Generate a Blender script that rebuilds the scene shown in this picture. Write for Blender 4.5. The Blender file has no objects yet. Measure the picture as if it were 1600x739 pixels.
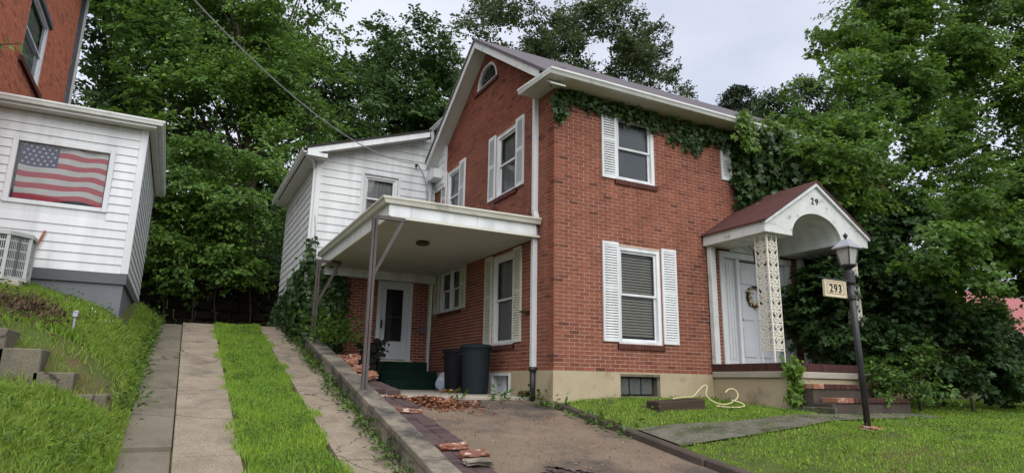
import bpy, bmesh, math, random
import numpy as np
from mathutils import Vector, Matrix

random.seed(7)
rng = np.random.default_rng(11)
S = bpy.context.scene
C = S.collection

# ------------------------------------------------------------------ camera
CAM = np.array([-5.6569, -9.3932, -0.2260])
YAW, PITCH, ROLL, FPX = -0.47548, 0.22428, 0.01724, 1003.32
_cy, _sy, _cp, _sp = math.cos(YAW), math.sin(YAW), math.cos(PITCH), math.sin(PITCH)
FW = np.array([-_sy*_cp, _cy*_cp, _sp]); _rt = np.array([_cy, _sy, 0.0]); _up = np.cross(_rt, FW)
RT = _rt*math.cos(ROLL) + _up*math.sin(ROLL); UP = -_rt*math.sin(ROLL) + _up*math.cos(ROLL)
cd = bpy.data.cameras.new('camera'); cam = bpy.data.objects.new('camera', cd); C.objects.link(cam)
cd.sensor_width = 36; cd.lens = FPX/1600*36; cd.clip_start = .05; cd.clip_end = 2000
cam.matrix_world = Matrix(((RT[0], UP[0], -FW[0], CAM[0]), (RT[1], UP[1], -FW[1], CAM[1]),
                           (RT[2], UP[2], -FW[2], CAM[2]), (0, 0, 0, 1)))
S.camera = cam
def at(u, v, y):
    """world point on the plane Y = y seen at photo position (u, v)"""
    d = FW + RT*(u-800)/FPX + UP*(369.5-v)/FPX
    return CAM + d*((y-CAM[1])/d[1])

# ------------------------------------------------------------------ sky, sun, exposure
SUN_EL, SUN_AZ = math.radians(50), math.radians(186)     # azimuth from +Y clockwise
w = bpy.data.worlds.new('World'); S.world = w; w.use_nodes = True
nt = w.node_tree; nt.nodes.clear()
def N(nt, t, **k):
    n = nt.nodes.new(t)
    for a, b in k.items():
        if hasattr(n, a): setattr(n, a, b)
        else: n.inputs[a].default_value = b
    return n
out = N(nt, 'ShaderNodeOutputWorld'); bg = N(nt, 'ShaderNodeBackground'); bg.inputs['Strength'].default_value = .12
sky = N(nt, 'ShaderNodeTexSky', sky_type='NISHITA', sun_disc=False, sun_elevation=SUN_EL, sun_rotation=SUN_AZ)
tc = N(nt, 'ShaderNodeTexCoord'); mp = N(nt, 'ShaderNodeMapping'); mp.inputs['Scale'].default_value = (1, 1, 2.4)
nz = N(nt, 'ShaderNodeTexNoise'); nz.inputs['Scale'].default_value = 2.1; nz.inputs['Detail'].default_value = 5; nz.inputs['Roughness'].default_value = .5
rp = N(nt, 'ShaderNodeValToRGB'); e = rp.color_ramp.elements
e[0].position, e[0].color = .25, (2.55, 2.72, 3.25, 1); e[1].position, e[1].color = .75, (4.15, 4.25, 4.55, 1)
mx = N(nt, 'ShaderNodeMix', data_type='RGBA'); mx.inputs[0].default_value = .9
L_ = nt.links.new
L_(tc.outputs['Generated'], mp.inputs['Vector']); L_(mp.outputs[0], nz.inputs['Vector']); L_(nz.outputs[0], rp.inputs[0])
L_(sky.outputs[0], mx.inputs[6]); L_(rp.outputs[0], mx.inputs[7]); L_(mx.outputs[2], bg.inputs[0]); L_(bg.outputs[0], out.inputs[0])
sd = bpy.data.lights.new('sun', 'SUN'); sd.energy = 1.5; sd.angle = math.radians(75); sd.color = (1, .97, .92)
sun = bpy.data.objects.new('sun', sd); C.objects.link(sun)
_sdir = Vector((math.sin(SUN_AZ)*math.cos(SUN_EL), math.cos(SUN_AZ)*math.cos(SUN_EL), math.sin(SUN_EL)))
sun.rotation_euler = _sdir.to_track_quat('Z', 'Y').to_euler(); sun.location = _sdir*40
S.view_settings.view_transform = 'Standard'; S.view_settings.look = 'None'
S.view_settings.exposure = 1.1; S.view_settings.gamma = 1; S.view_settings.use_curve_mapping = False
S.render.engine = 'CYCLES'
S.cycles.use_denoising = True
S.cycles.max_bounces = 6; S.cycles.diffuse_bounces = 3; S.cycles.glossy_bounces = 2
S.cycles.transmission_bounces = 3; S.cycles.transparent_max_bounces = 8
S.cycles.caustics_reflective = False; S.cycles.caustics_refractive = False

# ------------------------------------------------------------------ materials
MATS = {}
def mat(name, c1, c2=None, scale=4, rough=.85, bump=0, bscale=40, spec=.3, rand=None, ramp=None, noise_amt=1.0,
        metallic=0, trans=0, stretch=(1, 1, 1), stain=None, detail=6, crack=0, speck=0, streak=0):
    """principled material: c1..c2 mixed by noise; rand 'island'/'object' adds per-piece colour from ramp; stain=(colour, scale, lo, hi)"""
    if name in MATS: return MATS[name]
    m = bpy.data.materials.new(name); m.use_nodes = True; t = m.node_tree; b = t.nodes['Principled BSDF']; l = t.links.new
    b.inputs['Roughness'].default_value = rough; b.inputs['Specular IOR Level'].default_value = spec; b.inputs['Metallic'].default_value = metallic
    geo = N(t, 'ShaderNodeNewGeometry'); mpn = N(t, 'ShaderNodeMapping'); mpn.inputs['Scale'].default_value = stretch
    l(geo.outputs['Position'], mpn.inputs['Vector'])
    n1 = N(t, 'ShaderNodeTexNoise'); n1.inputs['Scale'].default_value = scale; n1.inputs['Detail'].default_value = detail; n1.inputs['Roughness'].default_value = .62
    l(mpn.outputs[0], n1.inputs['Vector'])
    c2 = c2 or tuple(x*.8 for x in c1)
    mix = N(t, 'ShaderNodeMix', data_type='RGBA'); mix.inputs[6].default_value = (*c1, 1); mix.inputs[7].default_value = (*c2, 1)
    cr = N(t, 'ShaderNodeMapRange'); cr.inputs[1].default_value = .3; cr.inputs[2].default_value = .7; cr.inputs[4].default_value = noise_amt
    l(n1.outputs[0], cr.inputs[0]); l(cr.outputs[0], mix.inputs[0]); col = mix.outputs[2]
    if rand:
        src = geo.outputs['Random Per Island'] if rand == 'island' else N(t, 'ShaderNodeObjectInfo').outputs['Random']
        rr = N(t, 'ShaderNodeValToRGB'); rr.color_ramp.interpolation = 'LINEAR'
        el = rr.color_ramp.elements
        for i, (p, c) in enumerate(ramp):
            q = el[i] if i < 2 else el.new(p); q.position = p; q.color = (*c, 1)
        l(src, rr.inputs[0])
        mu = N(t, 'ShaderNodeMix', data_type='RGBA', blend_type='MULTIPLY'); mu.inputs[0].default_value = 1
        l(col, mu.inputs[6]); l(rr.outputs[0], mu.inputs[7]); col = mu.outputs[2]
    if stain:
        sc, ss, lo, hi = stain
        n3 = N(t, 'ShaderNodeTexNoise'); n3.inputs['Scale'].default_value = ss; n3.inputs['Detail'].default_value = 7; n3.inputs['Roughness'].default_value = .65
        l(mpn.outputs[0], n3.inputs['Vector'])
        r3 = N(t, 'ShaderNodeMapRange'); r3.inputs[1].default_value = lo; r3.inputs[2].default_value = hi; l(n3.outputs[0], r3.inputs[0])
        m3 = N(t, 'ShaderNodeMix', data_type='RGBA'); m3.inputs[7].default_value = (*sc, 1); l(col, m3.inputs[6]); l(r3.outputs[0], m3.inputs[0]); col = m3.outputs[2]
    if speck:
        n4 = N(t, 'ShaderNodeTexNoise'); n4.inputs['Scale'].default_value = 75; n4.inputs['Detail'].default_value = 3; l(geo.outputs['Position'], n4.inputs['Vector'])
        r4 = N(t, 'ShaderNodeMapRange'); r4.inputs[1].default_value = .3; r4.inputs[2].default_value = .7; r4.inputs[3].default_value = 1-speck; r4.inputs[4].default_value = 1+speck; l(n4.outputs[0], r4.inputs[0])
        m4 = N(t, 'ShaderNodeMix', data_type='RGBA', blend_type='MULTIPLY'); m4.inputs[0].default_value = 1; l(col, m4.inputs[6]); l(r4.outputs[0], m4.inputs[7]); col = m4.outputs[2]
    if streak:
        mp6 = N(t, 'ShaderNodeMapping'); mp6.inputs['Scale'].default_value = (5, 5, .35); l(geo.outputs['Position'], mp6.inputs['Vector'])
        n6 = N(t, 'ShaderNodeTexNoise'); n6.inputs['Scale'].default_value = 1; n6.inputs['Detail'].default_value = 6; l(mp6.outputs[0], n6.inputs['Vector'])
        r6 = N(t, 'ShaderNodeMapRange'); r6.inputs[1].default_value = .34; r6.inputs[2].default_value = .62; r6.inputs[3].default_value = 1-streak; r6.inputs[4].default_value = 1+.25*streak; l(n6.outputs[0], r6.inputs[0])
        m6 = N(t, 'ShaderNodeMix', data_type='RGBA', blend_type='MULTIPLY'); m6.inputs[0].default_value = 1; l(col, m6.inputs[6]); l(r6.outputs[0], m6.inputs[7]); col = m6.outputs[2]
    if crack:
        nd = N(t, 'ShaderNodeTexNoise'); nd.inputs['Scale'].default_value = 2.5; nd.inputs['Detail'].default_value = 5; l(geo.outputs['Position'], nd.inputs['Vector'])
        va = N(t, 'ShaderNodeVectorMath', operation='SCALE'); va.inputs['Scale'].default_value = .7; l(nd.outputs['Color'], va.inputs[0])
        vb = N(t, 'ShaderNodeVectorMath', operation='ADD'); l(geo.outputs['Position'], vb.inputs[0]); l(va.outputs[0], vb.inputs[1])
        vo = N(t, 'ShaderNodeTexVoronoi', feature='DISTANCE_TO_EDGE'); vo.inputs['Scale'].default_value = crack; l(vb.outputs[0], vo.inputs['Vector'])
        r5 = N(t, 'ShaderNodeMapRange'); r5.inputs[1].default_value = .003; r5.inputs[2].default_value = .011; r5.inputs[3].default_value = .35; r5.inputs[4].default_value = 1; l(vo.outputs['Distance'], r5.inputs[0])
        m5 = N(t, 'ShaderNodeMix', data_type='RGBA', blend_type='MULTIPLY'); m5.inputs[0].default_value = 1; l(col, m5.inputs[6]); l(r5.outputs[0], m5.inputs[7]); col = m5.outputs[2]
    l(col, b.inputs['Base Color'])
    if bump:
        n2 = N(t, 'ShaderNodeTexNoise'); n2.inputs['Scale'].default_value = bscale; n2.inputs['Detail'].default_value = 4
        l(mpn.outputs[0], n2.inputs['Vector'])
        bp = N(t, 'ShaderNodeBump'); bp.inputs['Strength'].default_value = bump; bp.inputs['Distance'].default_value = .02
        l(n2.outputs[0], bp.inputs['Height']); l(bp.outputs[0], b.inputs['Normal'])
    if trans:
        tr = N(t, 'ShaderNodeBsdfTranslucent'); ms = N(t, 'ShaderNodeMixShader'); ms.inputs[0].default_value = trans
        hs = N(t, 'ShaderNodeHueSaturation'); hs.inputs['Value'].default_value = 1.25; hs.inputs['Hue'].default_value = .485
        l(col, hs.inputs['Color']); l(hs.outputs[0], tr.inputs[0]); l(b.outputs[0], ms.inputs[1]); l(tr.outputs[0], ms.inputs[2])
        l(ms.outputs[0], t.nodes['Material Output'].inputs[0])
    MATS[name] = m
    return m

W3 = (1, 1, 1)
BR = [(0, (.50, .50, .56)), (.05, (.74, .72, .76)), (.16, (.92, .88, .90)), (.5, W3), (.85, (1.08, 1.04, 1.0)), (1, (1.2, 1.15, 1.08))]
LV = [(0, (.62, .66, .6)), (.5, W3), (.85, (1.25, 1.2, .9)), (1, (1.6, 1.45, .9))]
brickS = mat('brick_red', (.262, .092, .058), (.205, .075, .049), 1.3, .9, .35, 60, .2, 'island', BR, stain=((.29, .15, .11), .9, .66, .86), speck=.15, streak=.16)
brickO = mat('brick_red_single', (.262, .092, .058), (.205, .075, .049), 1.3, .9, .35, 60, .2, 'object', BR, stain=((.29, .15, .11), .9, .66, .86), speck=.15, streak=.16)
mortar = mat('mortar', (.68, .50, .39), (.57, .41, .32), 6, .95, .3, 80)
brickN = mat('brick_orange', (.56, .20, .115), (.47, .165, .10), 7, .9, .3, 60, .2, 'island', BR)
mortarN = mat('mortar_orange', (.52, .26, .18), (.43, .21, .14), 6, .95, .3, 80)
stucco = mat('foundation_stucco', (.46, .385, .265), (.37, .30, .195), 1.6, .95, .3, 45, .2, stain=((.15, .12, .08), 1.3, .56, .78))
white = mat('white_paint', (.74, .76, .77), (.66, .68, .69), 2.2, .55, .05, 30, .4, stain=((.46, .45, .42), 2.6, .62, .85), streak=.16)
whiteN = mat('white_vinyl', (.71, .73, .75), (.66, .68, .71), 1.5, .45, .03, 30, .4, stretch=(2, 2, .5), stain=((.52, .52, .50), 2.2, .58, .9), streak=.14)
gutterW = mat('gutter_white', (.70, .71, .70), (.58, .59, .57), 3, .45, .03, 30, .4, stain=((.30, .29, .25), 3.2, .56, .8))
gutterC = mat('gutter_cream', (.60, .59, .52), (.50, .49, .42), 3, .5, .03, 30, .4, stain=((.22, .20, .16), 3.6, .56, .8))
cream = mat('cream_paint', (.66, .65, .56), (.59, .58, .50), 3, .6, .05, 30, .3)
peel = mat('peeling_white_paint', (.66, .67, .65), (.54, .55, .53), 3, .7, .2, 30, .3, stain=((.24, .25, .25), 6, .585, .68))
soffitM = mat('soffit_paint', (.62, .61, .57), (.55, .54, .50), 2, .7)
ceilM = mat('carport_ceiling_paint', (.56, .565, .54), (.49, .495, .47), 1.2, .8)
iron = mat('weathered_post_paint', (.12, .10, .10), (.055, .045, .045), 5, .7, .2, 30, .3, stretch=(1, 1, .35), stain=((.09, .07, .06), 9, .5, .62))
ironW = mat('cream_iron', (.74, .71, .63), (.66, .61, .52), 8, .6, .1, 50, .3, stain=((.26, .16, .08), 12, .64, .78))
roofM = mat('asphalt_shingle', (.15, .132, .148), (.11, .097, .11), 3, .95, .6, 90, .2, stain=((.16, .145, .15), 1.5, .5, .8))
roofRed = mat('red_rolled_roofing', (.10, .038, .034), (.072, .030, .028), 2.5, .8, .3, 50, .3, stain=((.13, .065, .06), 4, .55, .8))
darkroof = mat('dark_shingle', (.045, .04, .04), (.03, .028, .028), 6, .95, .5, 60)
blackM = mat('black_metal', (.018, .018, .022), (.03, .03, .035), 8, .45, .05, 40, .5)
dark = mat('dark_interior', (.03, .03, .033), (.022, .022, .025), 3, .9)
curtain = mat('curtain_grey', (.42, .42, .42), (.28, .28, .285), 3, .9, stretch=(8, 8, .4))
screenM = mat('window_screen', (.17, .18, .19), (.13, .14, .15), 2, .8)
blindM = mat('blind_slat', (.34, .32, .26), (.28, .265, .215), 5, .6)
concrete = mat('concrete_strip', (.30, .25, .19), (.205, .168, .125), 2.3, .95, .5, 55, .2, stain=((.11, .095, .08), 1.6, .52, .75), detail=9, crack=.55, speck=.4)
concreteG = mat('concrete_grey_walk', (.185, .162, .122), (.12, .105, .078), 1.5, .9, .3, 50, .3, stain=((.08, .075, .05), 1.8, .50, .72), detail=9, crack=.5, speck=.25)
concreteD = mat('concrete_drive', (.205, .155, .112), (.14, .108, .08), 1.1, .95, .4, 50, .2, stain=((.075, .064, .056), .75, .46, .62), detail=10, speck=.3)
concreteW = mat('front_walk_concrete', (.16, .148, .118), (.10, .095, .072), 3.2, .95, .4, 50, .2, stain=((.045, .055, .025), 2.5, .47, .66), detail=9, speck=.45)
slabM = mat('slab_concrete', (.40, .37, .31), (.32, .29, .24), 1.5, .9, .3, 50, .2, stain=((.2, .17, .13), 2, .58, .8))
coping = mat('coping_concrete', (.27, .235, .18), (.15, .13, .105), 4.5, .9, .5, 45, .25, stain=((.06, .056, .052), 2.0, .44, .62), detail=9, speck=.3)
kerbM = mat('old_kerb', (.095, .075, .062), (.055, .045, .038), 3, .95, .6, 40, .2, stain=((.25, .20, .15), 4, .62, .8), detail=9)
paverM = mat('paver_brick', (.10, .064, .062), (.07, .050, .052), 9, .9, .5, 50, .25, 'object', BR)
paverS = mat('paver_brick_far', (.125, .070, .066), (.09, .055, .056), 9, .9, .5, 50, .25, 'island', BR)
looseM = mat('loose_brick', (.26, .085, .05), (.34, .19, .13), 16, .95, .6, 50, .2, 'object', BR, stain=((.52, .44, .36), 9, .54, .64))
stepbrick = mat('step_brick', (.085, .036, .03), (.055, .028, .026), 9, .9, .4, 50, .2, 'object', BR)
sillbrick = mat('sill_brick', (.115, .044, .036), (.085, .036, .032), 9, .9, .4, 50, .2, 'island', BR)
greyF = mat('grey_foundation_paint', (.165, .175, .19), (.14, .15, .165), 1.5, .85, .15, 40)
greyT = mat('grey_trim', (.115, .125, .135), (.10, .105, .115), 2, .7, .1, 40)
acM = mat('ac_grey', (.42, .43, .42), (.36, .37, .36), 4, .5, .03, 40, .4)
copper = mat('rusty_orange_pipe', (.32, .10, .05), (.24, .085, .05), 12, .6)
binM = mat('bin_plastic', (.009, .016, .020), (.013, .021, .026), 5, .7, .05, 40, .2)
binK = mat('bin_black_plastic', (.006, .006, .008), (.01, .01, .012), 5, .7, .05, 40, .2)
greencarpet = mat('green_carpet', (.010, .028, .020), (.007, .018, .014), 10, 1, .4, 80, .1)
bagM = mat('plastic_bag', (.78, .80, .82), (.35, .48, .62), 6, .35, .6, 16, .5)
hoseM = mat('yellow_hose', (.55, .50, .27), (.46, .41, .22), 6, .4, 0, 40, .5)
tieM = mat('dark_timber', (.045, .03, .025), (.07, .045, .035), 6, .95, .6, 30, .2, stretch=(.5, 4, 4))
soil = mat('soil', (.10, .066, .042), (.065, .045, .03), 5, 1, .6, 30, .1)
groundM = mat('turf_ground', (.085, .115, .03), (.07, .08, .028), 2.2, 1, .6, 30, .1, stain=((.12, .082, .048), 1.2, .52, .64))
rock = mat('rock_wall', (.032, .025, .019), (.012, .011, .009), 2.4, 1, .8, 12, .1)  # stone colour lowered to stand for the shade under the brush
asphalt = mat('asphalt', (.06, .06, .06), (.045, .045, .045), 6, .95, .3, 60)
grassM = mat('grass_blades', (.27, .42, .055), (.19, .345, .047), 1.1, .6, 0, 40, .25, 'island', [(0, (.7, .75, .7)), (.6, W3), (.93, (1.25, 1.1, 1)), (1, (1.9, 1.2, 1.6))], trans=.35)
grassB = mat('bank_grass_blades', (.19, .33, .044), (.215, .31, .055), 1.3, .6, 0, 40, .25, 'island', [(0, (.7, .75, .7)), (.6, W3), (.9, (1.25, 1.1, 1)), (1, (2.0, 1.25, 1.8))], trans=.35)
weedM = mat('weed_leaf', (.085, .165, .028), (.06, .125, .025), 3, .5, 0, 40, .35, 'island', LV, trans=.3)
leafA = mat('maple_leaf', (.13, .245, .045), (.074, .162, .038), .35, .5, 0, 40, .35, 'island', LV, trans=.38)
leafB = mat('forest_leaf', (.072, .14, .042), (.05, .106, .036), .3, .55, 0, 40, .3, 'island', LV, trans=.3)
leafC = mat('airy_leaf', (.10, .14, .066), (.08, .118, .058), .4, .5, 0, 40, .4, 'island', LV, trans=.3)
leafD = mat('near_maple_leaf', (.115, .22, .038), (.062, .138, .031), .5, .5, 0, 40, .35, 'island', LV, trans=.42)
leafS = mat('shrub_leaf', (.045, .095, .028), (.03, .066, .023), .8, .5, 0, 40, .3, 'island', LV, trans=.25)
leafI = mat('ivy_leaf', (.047, .095, .026), (.032, .068, .022), 1.5, .4, 0, 40, .4, 'island', LV, trans=.22)
leafY = mat('young_and_lit_leaf', (.13, .23, .03), (.085, .165, .03), 2, .45, 0, 40, .4, 'island', LV, trans=.4)  # vine shoots; also paints the sunlit look of the near maple's fringe
deadleaf = mat('dry_leaf', (.30, .145, .085), (.19, .09, .055), 4, .8, 0, 40, .2, 'island', [(0, (.6, .55, .55)), (.7, W3), (.95, (1.6, 1.5, 1.4)), (1, (2.6, 2.8, 3.2))])
bark = mat('bark', (.075, .06, .048), (.05, .04, .033), 6, 1, .8, 20, .1, stretch=(1, 1, .3))
redmetal = mat('red_metal_roof', (.52, .22, .22), (.47, .195, .195), 2, .45, 0, 40, .5)
flagR = mat('flag_red', (.50, .022, .04), (.42, .02, .035), 5, .8); flagW = mat('flag_white', (.66, .64, .63), (.54, .52, .51), 5, .8); flagB = mat('flag_blue', (.018, .03, .12), (.014, .022, .09), 5, .8)
signM = mat('sign_face', (.62, .53, .38), (.54, .46, .33), 6, .6); signFr = mat('sign_frame', (.30, .22, .12), (.24, .17, .09), 8, .6); numM = mat('number_black', (.02, .018, .02))
lampglass = mat('lamp_frosted_glass', (.42, .41, .37), (.34, .33, .30), 6, .25, 0, 40, .5)
tinM = mat('lamp_cap_metal', (.50, .51, .53), (.36, .37, .39), 6, .3, 0, 40, .5, metallic=.6)
bronze = mat('bronze', (.06, .04, .025), (.045, .03, .02), 6, .5); brass = mat('brass', (.3, .2, .07), None, 6, .35, metallic=.8)
wreathM = mat('wreath_twig', (.05, .03, .022), (.03, .02, .016), 12, .9); wreathY = mat('wreath_flower', (.45, .38, .16), (.40, .30, .2), 12, .8)
cableM = mat('cable_grey', (.34, .34, .36), None, 5, .6)
doorM = mat('door_white', (.62, .64, .68), (.56, .58, .62), 2, .5, .03, 40, .4)
def glass_mat():
    m = bpy.data.materials.new('window_glass'); m.use_nodes = True; t = m.node_tree; t.nodes.clear()
    o = N(t, 'ShaderNodeOutputMaterial'); tr = N(t, 'ShaderNodeBsdfTransparent'); tr.inputs[0].default_value = (.94, .96, .95, 1)
    gl = N(t, 'ShaderNodeBsdfGlossy'); gl.inputs['Roughness'].default_value = .03; gl.inputs['Color'].default_value = (.9, .93, 1, 1)
    fr = N(t, 'ShaderNodeFresnel'); fr.inputs[0].default_value = 1.42; ms = N(t, 'ShaderNodeMixShader')
    t.links.new(fr.outputs[0], ms.inputs[0]); t.links.new(tr.outputs[0], ms.inputs[1]); t.links.new(gl.outputs[0], ms.inputs[2]); t.links.new(ms.outputs[0], o.inputs[0])
    return m
glass = glass_mat()

# ------------------------------------------------------------------ mesh helpers
ORG = {}
def link(name, data, parent=None, loc=None):
    o = bpy.data.objects.new(name, data); C.objects.link(o)
    if parent is not None:
        o.parent = parent; ORG[o] = ORG[parent]
        if loc is not None: o.location = Vector(loc)-Vector(ORG[parent])
    else:
        ORG[o] = (0, 0, 0)
        if loc is not None: o.location = loc; ORG[o] = tuple(loc)
    return o
def tag(o, label, cat, group=None):
    o['label'] = label; o['category'] = cat
    if group: o['group'] = group
    return o
def thing(name, loc, label, cat, group=None):
    return tag(link(name, None, None, loc), label, cat, group)
def struct(o): o['kind'] = 'structure'; return o
def stuff(o): o['kind'] = 'stuff'; return o

class MB:
    def __init__(s): s.v = []; s.f = []; s.mi = []
    def face(s, pts, mi=0):
        n = len(s.v); s.v += [tuple(p) for p in pts]; s.f.append(list(range(n, n+len(pts)))); s.mi.append(mi)
    def hexa(s, p, mi=0):
        """8 points: bottom 4 ccw, top 4 ccw"""
        n = len(s.v); s.v += [tuple(q) for q in p]
        for f in ((3, 2, 1, 0), (4, 5, 6, 7), (0, 1, 5, 4), (1, 2, 6, 5), (2, 3, 7, 6), (3, 0, 4, 7)):
            s.f.append([n+i for i in f]); s.mi.append(mi)
        return s
    def box(s, x0, x1, y0, y1, z0, z1, mi=0):
        return s.hexa([(x0, y0, z0), (x1, y0, z0), (x1, y1, z0), (x0, y1, z0), (x0, y0, z1), (x1, y0, z1), (x1, y1, z1), (x0, y1, z1)], mi)
    def wbox(s, W, s0, s1, t0, t1, z0, z1, mi=0):
        return s.hexa([W(s0, t0, z0), W(s1, t0, z0), W(s1, t1, z0), W(s0, t1, z0), W(s0, t0, z1), W(s1, t0, z1), W(s1, t1, z1), W(s0, t1, z1)], mi)
    def prism(s, poly, off, mi=0):
        """closed polygon (3d points) extruded by vector off"""
        n = len(s.v); k = len(poly); o = Vector(off)
        s.v += [tuple(p) for p in poly] + [tuple(Vector(p)+o) for p in poly]
        s.f.append([n+i for i in range(k)][::-1]); s.f.append([n+k+i for i in range(k)]); s.mi += [mi, mi]
        for i in range(k):
            j = (i+1) % k; s.f.append([n+i, n+j, n+k+j, n+k+i]); s.mi.append(mi)
        return s
    def bar(s, a, b, wx, wy, mi=0):
        """rectangular bar from a to b"""
        a, b = Vector(a), Vector(b); d = (b-a).normalized(); u = d.cross(Vector((0, 0, 1)))
        if u.length < 1e-3: u = Vector((1, 0, 0))
        u.normalize(); v = d.cross(u); u *= wx/2; v *= wy/2
        return s.hexa([a-u-v, a+u-v, a+u+v, a-u+v, b-u-v, b+u-v, b+u+v, b-u+v], mi)
    def tube(s, path, r, n=6, mi=0, cap=True):
        P = [Vector(p) for p in path]; R = r if isinstance(r, (list, tuple)) else [r]*len(P)
        base = len(s.v); prev = None
        for i, p in enumerate(P):
            d = (P[min(i+1, len(P)-1)]-P[max(i-1, 0)]).normalized()
            if prev is None:
                u = d.orthogonal().normalized()
            else:
                u = prev-d*prev.dot(d); u = u.normalized() if u.length > 1e-6 else d.orthogonal().normalized()
            prev = u; v = d.cross(u)
            for k in range(n):
                a = 2*math.pi*k/n; s.v.append(tuple(p+(u*math.cos(a)+v*math.sin(a))*R[i]))
        for i in range(len(P)-1):
            for k in range(n):
                k2 = (k+1) % n; s.f.append([base+i*n+k, base+i*n+k2, base+(i+1)*n+k2, base+(i+1)*n+k]); s.mi.append(mi)
        if cap:
            s.f.append([base+k for k in range(n)][::-1]); s.f.append([base+(len(P)-1)*n+k for k in range(n)]); s.mi += [mi, mi]
        return s
    def lathe(s, c, prof, n=16, mi=0, sq=0):
        """prof: (radius, z) list round the vertical axis at c"""
        base = len(s.v)
        for r, z in prof:
            for k in range(n):
                a = 2*math.pi*(k+.5)/n; s.v.append((c[0]+r*math.cos(a), c[1]+r*math.sin(a), c[2]+z))
        for i in range(len(prof)-1):
            for k in range(n):
                k2 = (k+1) % n; s.f.append([base+i*n+k, base+i*n+k2, base+(i+1)*n+k2, base+(i+1)*n+k]); s.mi.append(mi)
        s.f.append([base+k for k in range(n)][::-1]); s.f.append([base+(len(prof)-1)*n+k for k in range(n)]); s.mi += [mi, mi]
        return s
    def build(s, name, m, parent=None, loc=None, smooth=False, bevel=0, recalc=True, local=False):
        me = bpy.data.meshes.new(name)
        o = link(name, me, parent, loc if parent is None else None)
        og = (0, 0, 0) if local else ORG[o]
        me.from_pydata([(a-og[0], b-og[1], c-og[2]) for a, b, c in s.v], [], s.f)
        ms = m if isinstance(m, (list, tuple)) else [m]
        for q in ms: me.materials.append(q)
        if len(ms) > 1: me.polygons.foreach_set('material_index', s.mi)
        if recalc or bevel:
            bm = bmesh.new(); bm.from_mesh(me)
            bmesh.ops.recalc_face_normals(bm, faces=bm.faces)
            if bevel: bmesh.ops.bevel(bm, geom=bm.edges[:], offset=bevel, segments=1, affect='EDGES', profile=.7)
            bm.to_mesh(me); bm.free()
        if smooth: me.polygons.foreach_set('use_smooth', [True]*len(me.polygons))
        me.update()
        return o
def copies(name, src, parent, pts):
    """pieces that share src's mesh, at world points"""
    for p in pts:
        o = bpy.data.objects.new(name, src.data); C.objects.link(o); o.parent = parent; ORG[o] = ORG[parent]
        o.location = Vector(p)-Vector(ORG[parent])
def fast(name, V, F, m, parent=None):
    """mesh from numpy arrays, F is n x 3 or n x 4"""
    me = bpy.data.meshes.new(name); V = np.asarray(V, np.float32); F = np.asarray(F, np.int32); k = F.shape[1]
    o = link(name, me, parent)
    V = V-np.array(ORG[o], np.float32)
    me.vertices.add(len(V)); me.vertices.foreach_set('co', V.ravel())
    me.loops.add(F.size); me.loops.foreach_set('vertex_index', F.ravel())
    me.polygons.add(len(F)); me.polygons.foreach_set('loop_start', np.arange(0, F.size, k, dtype=np.int32))
    me.materials.append(m); me.update(calc_edges=True)
    return o
def nrm(a): return a/np.maximum(np.linalg.norm(a, axis=1, keepdims=True), 1e-9)
def leaf_arrays(P, T, Nn, L, width=.62, lobed=False):
    """leaf faces at P pointing along T with normals Nn and length L: folded rhombs, or lobed (six corners) when near"""
    n = len(P); T = nrm(T); Sd = nrm(np.cross(Nn, T)); Nn = np.cross(T, Sd); L = np.broadcast_to(np.asarray(L, float), (n,))[:, None]
    if not lobed:
        pts = [P, P+T*.5*L+Sd*width*.5*L+Nn*.10*L, P+T*L-Nn*.10*L, P+T*.5*L-Sd*width*.5*L+Nn*.10*L]
        V = np.stack(pts, 1).reshape(-1, 3); b = (np.arange(n)*4)[:, None]
        F = np.concatenate([b+np.array([0, 1, 2]), b+np.array([0, 2, 3])], 0)
        return V, F
    k = [(0, 0, 0), (.30, .48, .06), (.48, .24, .03), (1, 0, -.12), (.48, -.24, .03), (.30, -.48, .06), (.62, .40, 0), (.62, -.40, 0)]
    V = np.stack([P+T*a*L+Sd*b_*L+Nn*c*L for a, b_, c in k], 1).reshape(-1, 3); b = (np.arange(n)*8)[:, None]
    F = np.concatenate([b+np.array(t) for t in ([0, 1, 2], [0, 2, 3], [0, 3, 4], [0, 4, 5], [2, 1, 6], [4, 7, 5])][:6], 0)
    return V, F
def boughs(lobes, k, frac, seed):
    """breaks big lobes into many smaller flattened boughs over their outer shell"""
    r = np.random.default_rng(seed+77); res = []
    for (cx, cy, cz, rx, ry, rz) in lobes:
        kk = max(3, int(round(k*(rx*ry*rz)**(1/3)/1.8)))
        for i in range(kk):
            d = r.normal(size=3); d /= np.linalg.norm(d)
            if d[2] < -.5: d[2] *= -1
            q = .35+.62*r.random()**.6; f = frac*(.6+.8*r.random())
            res.append((cx+d[0]*q*rx, cy+d[1]*q*ry, cz+d[2]*q*rz, rx*f, ry*f, max(rz*f, .6*rx*f)))
    return res
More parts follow.
